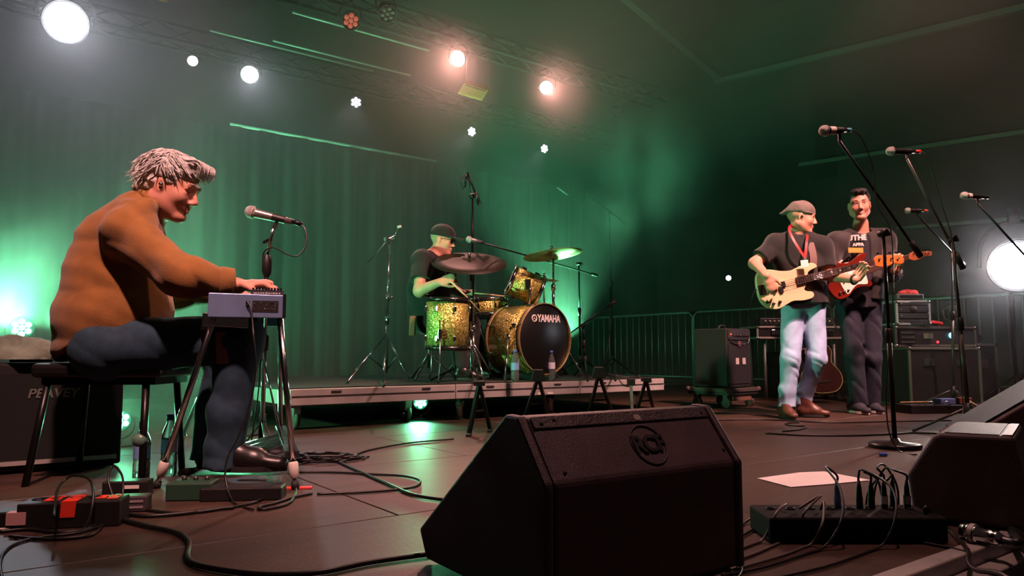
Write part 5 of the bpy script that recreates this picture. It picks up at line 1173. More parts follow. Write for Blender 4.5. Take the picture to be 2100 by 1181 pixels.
def nets(name, F_, lo, h):
    S_ = F_ < 0
    c = np.zeros(tuple(x - 1 for x in F_.shape), np.int8)
    for i in (0, 1):
        for j in (0, 1):
            for k in (0, 1): c += S_[i:F_.shape[0] - 1 + i, j:F_.shape[1] - 1 + j, k:F_.shape[2] - 1 + k]
    act = (c > 0) & (c < 8); ijk = np.argwhere(act); idx = np.full(c.shape, -1, np.int32); idx[act] = np.arange(len(ijk))
    pos = np.zeros((len(ijk), 3)); cnt = np.zeros(len(ijk))
    cor = [(i, j, k) for i in (0, 1) for j in (0, 1) for k in (0, 1)]
    for a in cor:
        for ax in range(3):
            if a[ax]: continue
            b = list(a); b[ax] = 1
            fa = F_[ijk[:, 0] + a[0], ijk[:, 1] + a[1], ijk[:, 2] + a[2]]; fb = F_[ijk[:, 0] + b[0], ijk[:, 1] + b[1], ijk[:, 2] + b[2]]
            m = (fa < 0) != (fb < 0); t = np.where(m, fa / np.where(m, fa - fb, 1), 0)
            p = np.tile(np.array(a, float), (len(ijk), 1)); p[:, ax] += t; pos[m] += p[m]; cnt[m] += 1
    vs = lo + h * (ijk + pos / np.maximum(cnt, 1)[:, None])
    qs = []
    for ax in range(3):
        o1, o2 = [(1, 2), (2, 0), (0, 1)][ax]
        sa = [slice(1, -1)] * 3; sb = [slice(1, -1)] * 3; sa[ax] = slice(0, -1); sb[ax] = slice(1, None)
        A, B = S_[tuple(sa)], S_[tuple(sb)]; e = np.argwhere(A != B)
        if len(e) == 0: continue
        flip = A[tuple(e.T)]
        base = e.copy(); base[:, o1] += 1; base[:, o2] += 1
        def cell(d1, d2):
            q = base.copy(); q[:, o1] += d1; q[:, o2] += d2; return idx[tuple(q.T)]
        q = np.stack([cell(-1, -1), cell(0, -1), cell(0, 0), cell(-1, 0)], 1)
        q[~flip] = q[~flip][:, ::-1]; qs.append(q)
    qs = np.concatenate(qs); qs = qs[(qs >= 0).all(1)]
    me = bpy.data.meshes.new(name); me.vertices.add(len(vs)); me.vertices.foreach_set('co', vs.ravel())
    me.loops.add(qs.size); me.loops.foreach_set('vertex_index', qs.ravel().astype(np.int32))
    me.polygons.add(len(qs)); me.polygons.foreach_set('loop_start', np.arange(0, qs.size, 4, dtype=np.int32))
    me.update(calc_edges=True); me.validate()
    return me
def flesh_obj(fl_, name, m, parent, h=.006, disp=None, smooth=2):
    me = fl_.mesh(name, h, disp); o = link(name, me, parent, m, smooth=True)
    if smooth: sm_ = o.modifiers.new('smooth', 'SMOOTH'); sm_.factor = .5; sm_.iterations = smooth
    return o
def folds(amp, sx=30, sz=22, ph=0.0):
    rg = lambda p: 1 - 2 * np.abs(np.sin(p))
    return lambda x, y, z: amp * (rg(z * sz * .7 + 2.5 * np.sin(x * 5.1 + ph) + 2 * np.sin(y * 4 + ph)) * .6 + rg(x * sx * .6 + z * sz * .5 + 1.5 * np.sin(y * 9 + ph)) * .5)
SKIN = mat('skin', '#c98e78', .5, var=.10, scale=25, bump=.05, bscale=300, spec=.4)
EYEW = mat('eye_white', '#d8d2cc', .2); IRIS = mat('iris', '#22303a', .2); BROW = mat('brow_hair', '#4a3a30', .8); MOUTH = mat('mouth', '#7a3a35', .5); TEETH = mat('teeth', '#e6ded2', .4)
class Head:
    def __init__(s, c, f, tilt_up=None, k=1.0):
        s.c = V(c); s.f = V(f).normalized(); up = V((0, 0, 1)) if tilt_up is None else V(tilt_up)
        s.s = up.cross(s.f).normalized(); s.u = s.f.cross(s.s).normalized(); s.k = k
    def __call__(s, x, y, z): return s.c + (s.f * x + s.s * y + s.u * z) * s.k
    def ax(s): return (s.f, s.s, s.u)
    def add(s, B, jowl=1.0, smile=False):
        k = s.k; A = s.ax(); r = lambda *v: tuple(x * k for x in v)
        B.ell(s(-.014, 0, .036), r(.100, .076, .086), A, .02 * k)
        B.ell(s(.030, 0, -.028), r(.064, .062 * jowl, .085), A, .025 * k)
        for y in (-1, 1):
            B.cone(s(-.01, .048 * y * jowl, -.055), s(.058, .016 * y, -.098), .030 * k * jowl, .022 * k, .02 * k)
            B.ell(s(.058, .036 * y, -.024), r(.028, .026, .026), A, .02 * k)
            B.ell(s(-.004, .076 * y, -.006), r(.021, .010, .033), A, .006 * k)
            B.ell(s(.004, .0855 * y, -.002), r(.010, .006, .016), A, .005 * k, '-')
            B.ell(s(.100, .012 * y, -.036), r(.011, .009, .008), A, .008 * k)
        B.ell(s(.074, 0, -.100), r(.020, .024, .018), A, .02 * k)
        B.cone(s(.084, -.036, .026), s(.084, .036, .026), .012 * k, .012 * k, .015 * k)
        B.cone(s(.086, 0, .020), s(.111, 0, -.028), .0085 * k, .0125 * k, .010 * k)
        for y in (-1, 1): B.ell(s(.103, .032 * y, .006), r(.015, .019, .010), A, .012 * k, '-')
        for y in (-1, 1): B.cone(s(.093, 0, -.058), s(.082, .022 * y, -.061 + (.008 if smile else 0)), .0075 * k, .004 * k, .006 * k)
        for y in (-1, 1): B.cone(s(.090, 0, -.071), s(.080, .020 * y, -.067 + (.008 if smile else 0)), .0085 * k, .004 * k, .006 * k)
        for y in (-1, 1):
            B.cone(s(.088, .019 * y, .0150), s(.083, .045 * y, .0125), .0062 * k, .0050 * k, .004 * k); B.cone(s(.087, .020 * y, -.004), s(.082, .044 * y, -.003), .0055 * k, .0045 * k, .005 * k)
        B.cone(s(.100, -.020, -.0645), s(.100, .020, -.0645), .0035 * k, .0035 * k, .004 * k, op='-')
    def extras(s, parent, brow=BROW, smile=False, closed=False, glasses=False):
        k = s.k
        for y in (-1, 1):
            e = MB().ball(s(.0775, .032 * y, .006), .0125 * k, 14).build('eye', SKIN if closed else EYEW, parent)
            if not closed: MB().ball(s(.0865, .032 * y + (.001), .005), .0052 * k, 10).build('iris', IRIS, e)
            else: MB().tube([s(.0885, .022 * y, .003), s(.0905, .032 * y, .001), s(.087, .042 * y, .003)], .0012 * k, 5).build('lash', BROW, e)
            MB().tube(spline([s(.0945, .014 * y, .028), s(.0955, .030 * y, .034), s(.086, .047 * y, .029)], 4), [.0035 * k] * 5 + [.003 * k] * 3 + [.0015 * k], 6).build('eyebrow', brow, parent)
        if smile:
            MB().tube(spline([s(.081, -.022, -.060), s(.0915, -.010, -.0655), s(.0935, 0, -.0665), s(.0915, .010, -.0655), s(.081, .022, -.060)], 4), .0042 * k, 6).build('teeth', TEETH, parent)
        else:
            MB().tube(spline([s(.083, -.021, -.0640), s(.0925, 0, -.0645), s(.083, .021, -.0640)], 5), .0018 * k, 5).build('mouth_line', MOUTH, parent)
        if glasses:
            g = MB().ring(s(.094, .032, .006), s.f, .019 * k, .0025 * k, 18, 6).build('glasses', BLACK, parent)
            for y in (-1, 1):
                if y < 0: MB().ring(s(.094, -.032, .006), s.f, .019 * k, .0025 * k, 18, 6).build('lens_rim', BLACK, g)
                MB().tube([s(.093, .05 * y, .012), s(.05, .072 * y, .012), s(-.005, .080 * y, .012)], .0022 * k, 6).build('temple', BLACK, g)
            MB().tube([s(.096, -.013, .01), s(.098, 0, .012), s(.096, .013, .01)], .002 * k, 6).build('bridge', BLACK, g)
def hand(B, wrist, d, back, curls, side=1, k=1.0, thumb=(.65, .7, -.35), r=.0088):
    """palm, four unequal bent fingers, thumb from the side of the palm; back = direction the back of the hand faces"""
    w = V(wrist); d = V(d).normalized(); bk = V(back); bk = (bk - d * bk.dot(d)).normalized(); x = d.cross(bk).normalized() * side   # x points to the thumb side
    B.cone(w, w + d * .045 * k, .026 * k, .036 * k, .015, (bk, 1.75)); B.cone(w + d * .045 * k, w + d * .085 * k, .037 * k, .040 * k, .012, (bk, 2.3))
    tips = []
    for i, (off, ln) in enumerate(((.030, .92), (.010, 1.0), (-.011, .94), (-.030, .76))):
        p = w + d * (.092 - .004 * abs(i - 1)) * k + x * off * k; dr = d.copy(); a = 0
        for j, sl in enumerate((.044, .027, .021)):
            a += math.radians(curls[i][j]); dr = d * math.cos(a) - bk * math.sin(a)
            q = p + dr * sl * ln * k; r0 = r * k * (1.05 - .1 * j); B.cone(p, q, r0, r0 * .92, .004); p = q
        tips.append(p)
    p = w + d * .026 * k + x * .030 * k; dr = (d * thumb[0] + x * thumb[1] + bk * thumb[2]).normalized()
    q = p + dr * .042 * k; B.cone(p - dr * .01, q, .0135 * k, .0105 * k, .010)
    dr2 = (dr * .7 + d * .6 - bk * .2).normalized(); q2 = q + dr2 * .032 * k; B.cone(q, q2, .0102 * k, .0085 * k, .004); tips.append(q2)
    return tips
DENIM = mat('dark_denim', '#1c3a4a', .85, var=.25, scale=30, bump=.3, bscale=500)
# ------------------------------------------------------------------ the steel guitarist
Y0 = 2.97
pp = root('person', V((-1.62, 2.97, 0)), 'grey-haired person in a rust shirt and jeans playing the steel guitar', 'person')
H1 = Head(P(352, 385, Y0), (math.cos(math.radians(19)), -.05, -math.sin(math.radians(19))), None, 1.06)
rsh, rel, rwr = P(262, 478, 2.80), P(372, 566, 2.70), P(489, 586, 2.80)
lsh, lel, lwr = P(282, 480, 3.15), P(352, 604, 3.28), P(446, 596, 3.30)
rhip, rkn, ran = P(232, 712, 2.88), P(492, 694, 2.86), P(458, 945, 2.86)
lhip, lkn, lan = P(235, 715, 3.08), P(470, 700, 3.17), P(424, 925, 3.17)
B = Flesh(); H1.add(B, 1.08)
B.cone(P(292, 440, Y0), P(338, 408, Y0), .066, .062, .04)
B.chain([P(228, 690, Y0), P(240, 560, Y0), P(272, 470, Y0)], [.15, .155, .11], .06)
B.chain([rsh, rel, rwr], [.06, .047, .030], .03); B.chain([lsh, lel, lwr], [.06, .047, .030], .03)
B.chain([rhip, rkn, ran], [.07, .052, .038], .02); B.chain([lhip, lkn, lan], [.07, .052, .038], .02)
B.cone(rsh, lsh, .07, .07, .05)
hand(B, rwr, V((1, .18, .10)), V((.05, -.12, 1)), ((28, 62, 30), (26, 66, 34), (28, 68, 36), (34, 70, 34)), 1, 1.04, (.8, .45, -.45))
hand(B, lwr, V((.9, .1, -.05)), V((.05, .1, 1)), ((10, 25, 15), (8, 20, 12), (8, 22, 12), (10, 26, 14)), -1, 1.0)
flesh_obj(B, 'body', SKIN, pp, .0052, smooth=1)
H1.extras(pp, mat('grey_brow', '#8d8378', .8), closed=True)
MB().ball(H1(.006, -.086, -.004), .009, 10).build('in_ear_monitor', CHROME, pp)
M_RUST = mat('rust_corduroy', '#875a22', .85, var=.18, scale=14, bump=.35, bscale=260, sheen=.2)
T_ = Flesh()
T_.chain([P(232, 690, Y0), P(236, 640, Y0), P(240, 560, Y0), P(248, 505, Y0), P(276, 440, Y0)], [.208, .205, .178, .158, .098], .05)
T_.cone(rsh, lsh, .088, .088, .06); T_.cone(P(285, 440, Y0 - .12), P(285, 440, Y0 + .12), .072, .072, .05)
T_.cone(P(175, 655, Y0), P(165, 715, Y0), .10, .085, .06)
T_.chain([rsh, rel, P(470, 580, 2.785)], [.088, .073, .054], .04); T_.chain([lsh, lel, P(430, 598, 3.295)], [.086, .07, .052], .04)
T_.cone(P(300, 432, Y0), P(330, 414, Y0), .082, .076, .02); T_.cone(P(312, 428, Y0), P(352, 402, Y0), .066, .070, .01, op='-')
T_.cut(P(245, 694, Y0), V((.36, 0, -.9)), .36); T_.cut(P(474, 581, 2.785), rwr - rel, .09); T_.cut(P(434, 598, 3.295), lwr - lel, .08)
def f1(x, y, z):
    rg = lambda p: 1 - 2 * np.abs(np.sin(p))
    return .0042 * rg(17 * z + 13 * x + 2.2 * np.sin(7 * x + 3 * y) + 2 * y) + .0038 * rg(23 * x - 15 * z + 1.8 * np.sin(8 * z) + 5 * y + 1) * np.clip(.5 + 1.2 * np.sin(5 * z + 3 * x), 0, 1) + .0012 * np.sin(75 * z + 40 * y + 30 * x)
flesh_obj(T_, 'shirt', M_RUST, pp, .0065, f1, 2)
cf = MB(); dv = (P(474, 581, 2.785) - rel).normalized()
cf.lathe([(.053, -.05), (.060, -.048), (.060, 0), (.054, .002), (.046, -.002)], P(476, 582, 2.785), dv, 26).build('cuff', M_RUST, pp)
MB().lathe([(0, 0), (.006, 0), (.006, .002), (0, .003)], P(466, 576, 2.785) + V((0, -.060, .0)), V((0, -1, .1)), 10).build('cuff_button', mat('button', '#4a2a18', .4), pp)
col_ = MB(); cpts = []
for k in range(25):
    a = -PI * .92 + 2 * PI * .92 * k / 24; cpts.append(P(310, 428, Y0) + (V((.75, 0, -.66)) * math.cos(a) * .072) + V((0, 1, 0)) * math.sin(a) * .078 + V((.02, 0, .03)))
col_.tube(cpts, [.006] + [.013] * 23 + [.006], 8).build('collar', M_RUST, pp)
J_ = Flesh()
J_.chain([rhip, rkn, P(470, 840, 2.86), P(455, 962, 2.86)], [.115, .088, .074, .070], .04); J_.chain([lhip, lkn, P(440, 840, 3.17), P(424, 945, 3.17)], [.115, .086, .072, .068], .04)
J_.cone(P(212, 712, 2.86), P(212, 712, 3.10), .12, .12, .06)
J_.cut(P(455, 958, 2.86), V((0, 0, -1)), .10); J_.cut(P(424, 940, 3.17), V((0, 0, -1)), .10)
flesh_obj(J_, 'jeans', DENIM, pp, .0065, lambda x, y, z: .0045 * (1 - 2 * np.abs(np.sin(30 * z + 3 * np.sin(9 * x) + 16 * y + 22 * x))) * np.clip(1.15 - z * 2.6, .12, 1) * np.clip(np.sin(28 * x + 17 * z + 9 * y), 0, 1) + .0025 * (1 - 2 * np.abs(np.sin(13 * x + 19 * z + 4 * y))), 1)
LEATHER = mat('black_leather', '#161313', .35)
def shoe(parent, ankle, heel, toe, m, sole=None, zb=0.0, h=.11, wd=.045, shaft=0.0, name='shoe'):
    heel, toe = V(heel), V(toe); d = (toe - heel); d.z = 0; L = d.length; d.normalize(); s = V((-d.y, d.x, 0)); S_ = Flesh()
    hz = zb + .032; g = lambda t, z: V((heel.x, heel.y, 0)) + d * L * t + V((0, 0, z))
    S_.cone(g(.14, hz + .012), g(.55, hz + .008), wd * .86, wd * .92, .02); S_.cone(g(.55, hz + .008), g(.88, hz - .002), wd * .92, wd * .72, .02, (V((0, 0, 1)), 1.25))
    S_.cone(g(.16, hz + .03), g(.22, zb + h), wd * .80, wd * .92, .03); S_.cone(g(.22, zb + h * .8), g(.60, zb + .055), wd * .75, wd * .62, .03)
    if shaft: S_.cone(g(.2, zb + h), V(ankle) + V((0, 0, 0)), wd * .95, wd * 1.05, .02)
    S_.cut(g(.5, zb + .016), V((0, 0, -1)), .30); S_.cut(V((heel.x, heel.y, zb + h + .01 + shaft)) + d * L * .2, V((0, 0, 1)), .12)
    sh = flesh_obj(S_, name, m, parent, .005, None, 1)
    out = []
    for k in range(28):
        a = 2 * PI * k / 28; t = .5 + .49 * math.cos(a); w_ = wd * (.86 + .16 * math.sin(PI * min(t * 1.2, 1))) * (1 if t < .75 else max(.35, 1 - (t - .75) * 2.0))
        out.append(g(t, zb + .002) + s * w_ * math.sin(a) * 1.02)
    MB().prism(out, (0, 0, .020)).build('sole', sole or mat('sole', '#1c1917', .7), sh)
    return sh
shoe(pp, ran, P(428, 985, 2.86), P(590, 985, 2.86), LEATHER, zb=.05, h=.10, wd=.05); shoe(pp, lan, P(402, 950, 3.17), P(540, 950, 3.17), LEATHER, zb=.012, h=.10, wd=.05)
# hair: a mass with loose curling locks
M_GREY = mat('grey_hair', '#b9b7b5', .65, var=.45, scale=40, bump=.5, bscale=120)
Hh = Flesh(); A = H1.ax(); kk = H1.k
Hh.ell(H1(-.028, 0, .050), (.112 * kk, .090 * kk, .092 * kk), A, .02); Hh.ell(H1(-.075, 0, -.02), (.062 * kk, .078 * kk, .075 * kk), A, .04)
Hh.ell(H1(.062, 0, .098), (.055 * kk, .062 * kk, .034 * kk), A, .03)
Hh.ell(H1(.085, 0, -.045), (.085 * kk, .10 * kk, .098 * kk), A, .015, '-'); Hh.ell(H1(.0, -.09, -.02), (.030 * kk, .03 * kk, .045 * kk), A, .01, '-'); Hh.ell(H1(.0, .09, -.02), (.030 * kk, .03 * kk, .045 * kk), A, .01, '-')
hb_ = flesh_obj(Hh, 'hair', M_GREY, pp, .005, lambda x, y, z: .004 * np.sin(110 * x + 60 * z + 6 * np.sin(40 * y)) + .003 * np.sin(150 * z + 90 * y), 1)
rnd = random.Random(21); lk = MB()
for i in range(1500):
    th = rnd.uniform(0, PI * 2); ph = math.acos(rnd.uniform(-.45, 1)); d = V((math.sin(ph) * math.cos(th), math.sin(ph) * math.sin(th), math.cos(ph)))
    if d.x > .55 and d.z < .35: continue
    if abs(d.y) > .75 and d.z < .1 and d.x > -.2: continue
    p0 = H1(-.03 + .108 * d.x, .088 * d.y, .045 + .092 * d.z); n_ = (H1.f * d.x + H1.s * d.y + H1.u * d.z)
    fl_dir = (H1.f * (.7 if d.x > .1 else -.5) + V((0, 0, -.8)) + V((rnd.uniform(-.5, .5), rnd.uniform(-.5, .5), 0))).normalized()
    L = rnd.uniform(.022, .05); p1 = p0 + n_ * L * .32 + fl_dir * L * .3; p2 = p0 + n_ * L * .25 + fl_dir * L * .8; p3 = p0 + n_ * L * rnd.uniform(.0, .5) + fl_dir * L * 1.15
    lk.tube(spline([p0, p1, p2, p3], 3), [.0022, .0026, .0026, .0026, .0026, .0024, .002, .0016, .001, .0004], 4, caps=False)
for i in range(110):
    y = rnd.uniform(-.06, .06); p0 = H1(.055 + rnd.uniform(-.02, .02), y, .115); 
    lk.tube(spline([p0, H1(.095, y * 1.1, .122 + rnd.uniform(-.01, .008)), H1(.112 + rnd.uniform(-.012, .008), y * 1.1, .102 + rnd.uniform(-.012, .01)), H1(.112 + rnd.uniform(-.015, .008), y, .075 + rnd.uniform(-.015, .012))], 3), [.0024, .0027, .0027, .0027, .0026, .0024, .002, .0017, .001, .0004], 4, caps=False)
lk.build('locks', M_GREY, hb_)

# ------------------------------------------------------------------ the drummer
dp = root('person', V((tc_.x, tc_.y, RISER)), 'drummer in black cap, glasses and black shirt behind the kit', 'person')
D0 = 6.1
H2 = Head(P(908, 493, D0), (.93, -.30, -.20), None, 1.0)
rsh, rel, rwr = P(866, 535, 5.95), P(861, 596, 5.82), P(901, 579, 5.68)
lsh, lel, lwr = P(905, 537, 6.28), P(925, 590, 6.32), P(948, 602, 6.2)
rhip, rkn, ran = P(876, 655, 6.02), P(938, 668, 5.98), P(945, 745, 6.0)
lhip, lkn, lan = P(886, 652, 6.22), P(962, 662, 6.42), P(985, 742, 6.42)
B = Flesh(); H2.add(B, 1.05)
B.cone(P(886, 528, D0), P(902, 508, D0), .062, .058, .04); B.chain([P(880, 645, D0), P(880, 590, D0), P(884, 545, D0)], [.14, .15, .11], .06); B.cone(rsh, lsh, .07, .07, .05)
B.chain([rsh, rel, rwr], [.062, .050, .032], .03); B.chain([lsh, lel, lwr], [.06, .048, .032], .03)
B.chain([rhip, rkn, ran], [.07, .052, .038], .02); B.chain([lhip, lkn, lan], [.07, .052, .038], .02)
t1 = hand(B, rwr, V((.85, -.2, .28)), V((-.15, -.9, .45)), ((55, 80, 40), (55, 82, 42), (58, 82, 42), (60, 82, 40)), 1, 1.12, (.8, .35, -.5))
hand(B, lwr, V((.8, -.2, .1)), V((-.1, -.5, .8)), ((50, 75, 40), (55, 75, 40), (55, 75, 40), (55, 75, 40)), -1, 1.0, (.8, .35, -.5))
flesh_obj(B, 'body', SKIN, dp, .006, smooth=1); H2.extras(dp, glasses=True)
BLK = mat('black_cotton', '#131213', .9, var=.2, scale=20, bump=.15, bscale=400, sheen=.15)
T_ = Flesh(); T_.chain([P(880, 660, D0), P(879, 600, D0), P(881, 552, D0)], [.175, .172, .135], .06); T_.cone(rsh, lsh, .082, .082, .06)
T_.chain([rsh, rsh.lerp(rel, .72)], [.088, .082], .04); T_.chain([lsh, lsh.lerp(lel, .72)], [.086, .08], .04)
T_.cut(rsh.lerp(rel, .66), rel - rsh, .10); T_.cut(lsh.lerp(lel, .66), lel - lsh, .10)
T_.cone(P(888, 527, D0), P(906, 500, D0), .070, .075, .01, op='-'); T_.cut(P(880, 662, D0), V((0, 0, -1)), .3)
flesh_obj(T_, 'shirt', BLK, dp, .0075, folds(.005), 2)
J_ = Flesh(); J_.chain([rhip, rkn, ran], [.11, .085, .065], .04); J_.chain([lhip, lkn, lan], [.11, .085, .065], .04); J_.cone(rhip, lhip, .12, .12, .05); flesh_obj(J_, 'trousers', BLK, dp, .0085, folds(.004), 1)
for an in (ran, lan): shoe(dp, an, V((an.x - .06, an.y, 0)), V((an.x + .20, an.y - .03, 0)), LEATHER, zb=RISER + .004)
C_ = Flesh(); A = H2.ax()
C_.ell(H2(-.012, 0, .050), (.108, .088, .090), A, .02); C_.cut(H2(0, 0, .030), -H2.u, .16)
C_.cone(H2(.07, -.045, .038), H2(.155, -.03, .030), .022, .018, .02, (H2.u, 3.0)); C_.cone(H2(.07, .045, .038), H2(.155, .03, .030), .022, .018, .02, (H2.u, 3.0)); C_.cone(H2(.08, 0, .038), H2(.165, 0, .031), .03, .03, .02, (H2.u, 4.0))
flesh_obj(C_, 'cap', BLK, dp, .005, None, 1)
tag(MB().tube([t1[1] + V((-.06, 0, .03)), P(925, 578, 5.62), P(960, 612, 5.72), P(985, 640, 5.8)], [.0065, .007, .006, .004], 8).build('drum_stick', mat('stick_pale', '#c9b48c', .6)), 'pale drum stick in the near hand of the drummer', 'stick')
tag(MB().tube([lwr + V((.03, -.03, .03)), lwr + V((.10, -.06, .0)), lwr + V((.36, -.10, -.03))], [.0065, .007, .004], 8).build('drum_stick', mat('stick_pale', '#c9b48c', .6)), 'drum stick in the far hand of the drummer', 'stick')

# ------------------------------------------------------------------ the bassist
bp_ = root('person', V((2.30, 5.77, 0)), 'bassist in grey cap, black shirt, pale jeans and red lanyard', 'person')
D1 = 5.77
H3 = Head(P(1643, 447, 5.74), (.93, -.33, -.16), V((.06, 0, 1)), 1.0)
rsh, rel, rwr = P(1592, 500, 5.76), P(1548, 540, 5.72), P(1572, 566, 5.48)
lsh, lel, lwr = P(1686, 505, 5.74), P(1699, 566, 5.70), P(1752, 573, 5.47)
rhip, rkn, ran = P(1626, 645, 5.77), P(1621, 735, 5.70), P(1613, 832, 5.74)
lhip, lkn, lan = P(1668, 643, 5.77), P(1675, 735, 5.72), P(1646, 828, 5.90)
B = Flesh(); H3.add(B, 1.10)
B.cone(P(1632, 490, D1), P(1637, 468, 5.76), .066, .062, .04); B.chain([P(1648, 615, D1), P(1640, 570, D1), P(1637, 520, D1)], [.10, .13, .10], .06, (V((0, 1, 0)), 1.25)); B.cone(rsh, lsh, .045, .045, .05)
B.chain([rsh, rel, rwr], [.048, .045, .030], .03); B.chain([lsh, lel, lwr], [.048, .045, .030], .03)
B.chain([rhip, rkn, ran], [.07, .052, .038], .02); B.chain([lhip, lkn, lan], [.07, .052, .038], .02)
hand(B, rwr, V((.34, -.05, -.95)), V((-.25, -.9, .1)), ((38, 42, 22), (34, 40, 22), (32, 42, 24), (32, 45, 25)), -1, 1.05, (.75, .6, -.2))
hand(B, lwr, V((.62, -.12, .75)), V((.45, .75, -.35)), ((40, 60, 35), (36, 58, 34), (30, 56, 34), (26, 54, 34)), -1, 1.08, (.9, .2, -.5))
flesh_obj(B, 'body', SKIN, bp_, .0058, smooth=1); H3.extras(bp_, mat('fair_brow', '#9a7a66', .8), closed=True)
MB().ball(H3(.004, -.086, -.002), .010, 10).build('in_ear_monitor', BLACK, bp_)
T_ = Flesh(); T_.chain([P(1650, 618, D1), P(1644, 575, D1), P(1638, 518, D1)], [.180, .178, .135], .06, (V((0, 1, 0)), 1.18)); T_.cone(rsh, lsh, .066, .066, .06); T_.cone(P(1625, 490, D1), P(1650, 490, D1), .07, .07, .05); T_.cone(P(1634, 490, D1), rsh, .060, .064, .05); T_.cone(P(1640, 490, D1), lsh, .060, .064, .05); T_.cone(P(1612, 530, D1), P(1668, 532, D1), .105, .105, .08, (V((0, 1, 0)), 1.1))
T_.chain([rsh, rsh.lerp(rel, .85)], [.074, .076], .04); T_.chain([lsh, lsh.lerp(lel, .85)], [.074, .076], .04)
T_.cut(rsh.lerp(rel, .72), rel - rsh, .10); T_.cut(lsh.lerp(lel, .72), lel - lsh, .10); T_.cut(P(1650, 624, D1), V((.05, 0, -1)), .34)
T_.cone(P(1634, 484, D1), P(1640, 460, 5.74), .072, .076, .01, op='-')
flesh_obj(T_, 'shirt', BLK, bp_, .0072, folds(.006, 26, 18, 1.0), 2)
PALE = mat('pale_denim', '#9db8dc', .85, var=.18, scale=12, bump=.3, bscale=500)
J_ = Flesh(); J_.chain([rhip, rkn, P(1615, 800, 5.72), P(1613, 838, 5.73)], [.090, .073, .060, .064], .03); J_.chain([lhip, lkn, P(1655, 795, 5.84), P(1644, 834, 5.88)], [.090, .073, .060, .064], .03)
J_.cone(P(1630, 622, D1), P(1664, 622, D1), .105, .105, .04, (V((0, 1, 0)), 1.15)); J_.cut(P(1613, 834, 5.73), V((0, 0, -1)), .10); J_.cut(P(1644, 829, 5.88), V((0, 0, -1)), .10)
flesh_obj(J_, 'jeans', PALE, bp_, .0068, lambda x, y, z: .0055 * (1 - 2 * np.abs(np.sin(27 * z + 20 * x + 2.5 * np.sin(11 * z + 7 * y)))) * np.clip(1.25 - z * 1.3, .25, 1) * np.clip(np.sin(33 * x + 13 * z), 0, 1) + .0025 * (1 - 2 * np.abs(np.sin(17 * x - 14 * z))), 1)
BOOT = mat('brown_boot', '#4d2a1d', .45, var=.3, scale=18)
shoe(bp_, ran, P(1601, 850, 5.80), P(1632, 861, 5.52), BOOT, zb=.004, h=.15, wd=.045, name='boot'); shoe(bp_, lan, P(1636, 850, 5.86), P(1702, 848, 5.78), BOOT, zb=.004, h=.15, wd=.045, name='boot')
C_ = Flesh(); A = H3.ax(); C_.ell(H3(-.010, 0, .052), (.110, .086, .088), A, .02); C_.cut(H3(0, 0, .034), -H3.u, .16)
C_.cone(H3(-.07, 0, .060), H3(-.150, 0, .020), .050, .020, .03, (H3.u, 1.6)); C_.cut(H3(-.10, 0, .014), -H3.u + H3.f * .1, .06)
capm = flesh_obj(C_, 'cap', mat('grey_linen', '#6e645f', .9, var=.2, scale=30, bump=.5, bscale=350), bp_, .005, lambda x, y, z: .0025 * np.sin(70 * x + 40 * z), 1)
MB().tube([H3(.098 * math.cos(a), .082 * math.sin(a), .036) for a in [PI * (k / 12 - 1) * .95 + PI * .475 for k in range(13)]], .006, 6).build('cap_band', mat('grey_linen2', '#7a706a', .9), capm)
# lanyard
M_LAN = mat('red_lanyard', '#c81e26', .5, var=.3, scale=60)
ln = root('lanyard', P(1655, 520, 5.6), 'red lanyard with white pass hanging on the bassist\'s chest', 'lanyard')
jn = P(1651, 528, 5.575)
def ribbon(pts, w_, th, nm, m, par, up=V((0, -1, 0))):
    b = MB(); pts = spline(pts, 5)
    for a, c in zip(pts[:-1], pts[1:]): b.bar(a, c + (c - a) * .08, w_, th, up=up)
    return b.build(nm, m, par)
ribbon([P(1622, 462, 5.76), P(1618, 470, 5.68), P(1624, 485, 5.62), P(1634, 503, 5.59), P(1645, 520, 5.578), jn], .019, .003, 'strap', M_LAN, ln)
ribbon([P(1656, 482, 5.67), P(1654, 495, 5.61), P(1653, 510, 5.585), jn], .019, .003, 'strap', M_LAN, ln)
ribbon([jn, P(1651, 534, 5.565)], .016, .004, 'clasp', CHROME, ln)
MB().box(P(1650, 541, 5.535), (.058, .003, .058), Matrix.Rotation(-.08, 3, 'Y')).build('pass_card', WHITE, ln, bevel=.002)
# bass guitar
DB = 5.575
M_CREAM = mat('cream_lacquer', '#e2c49c', .25, coat=.5)
bg = root('bass_guitar', P(1615, 590, DB), 'cream electric bass guitar with orange headstock', 'bass guitar')
o_ = [(1551, 573), (1553.5, 561.5), (1561.6, 555.6), (1578, 552.5), (1602, 555.6), (1623, 554), (1642, 545), (1661, 539), (1672, 541), (1675.5, 547), (1666, 552), (1657.5, 558), (1657, 566), (1655, 576), (1652, 587), (1650, 593.5), (1656.5, 597), (1666, 598), (1670, 604), (1666, 611), (1649, 616), (1628, 617), (1616, 623), (1604, 630), (1592.5, 634), (1578, 631.5), (1566, 624), (1558, 611), (1553, 592)]
pts = spline([P(x, y, DB) for x, y in o_] + [P(*o_[0], DB)], 3)[:-1]
MB().prism(pts, (0, .042, 0)).build('body', M_CREAM, bg, bevel=.006, bseg=3)
na, nb = P(1634, 576.5, DB - .008), P(1793, 537, DB - .008); nd = (nb - na).normalized(); nup = V((0, -1, 0)); ns = nd.cross(nup).normalized()
if ns.z < 0: ns = -ns
nk = MB(); nk.prism([na + ns * .031, nb + ns * .021, nb - ns * .021, na - ns * .031], (0, .022, 0)); nk.build('neck', mat('maple', '#c07a3e', .35), bg, bevel=.004)
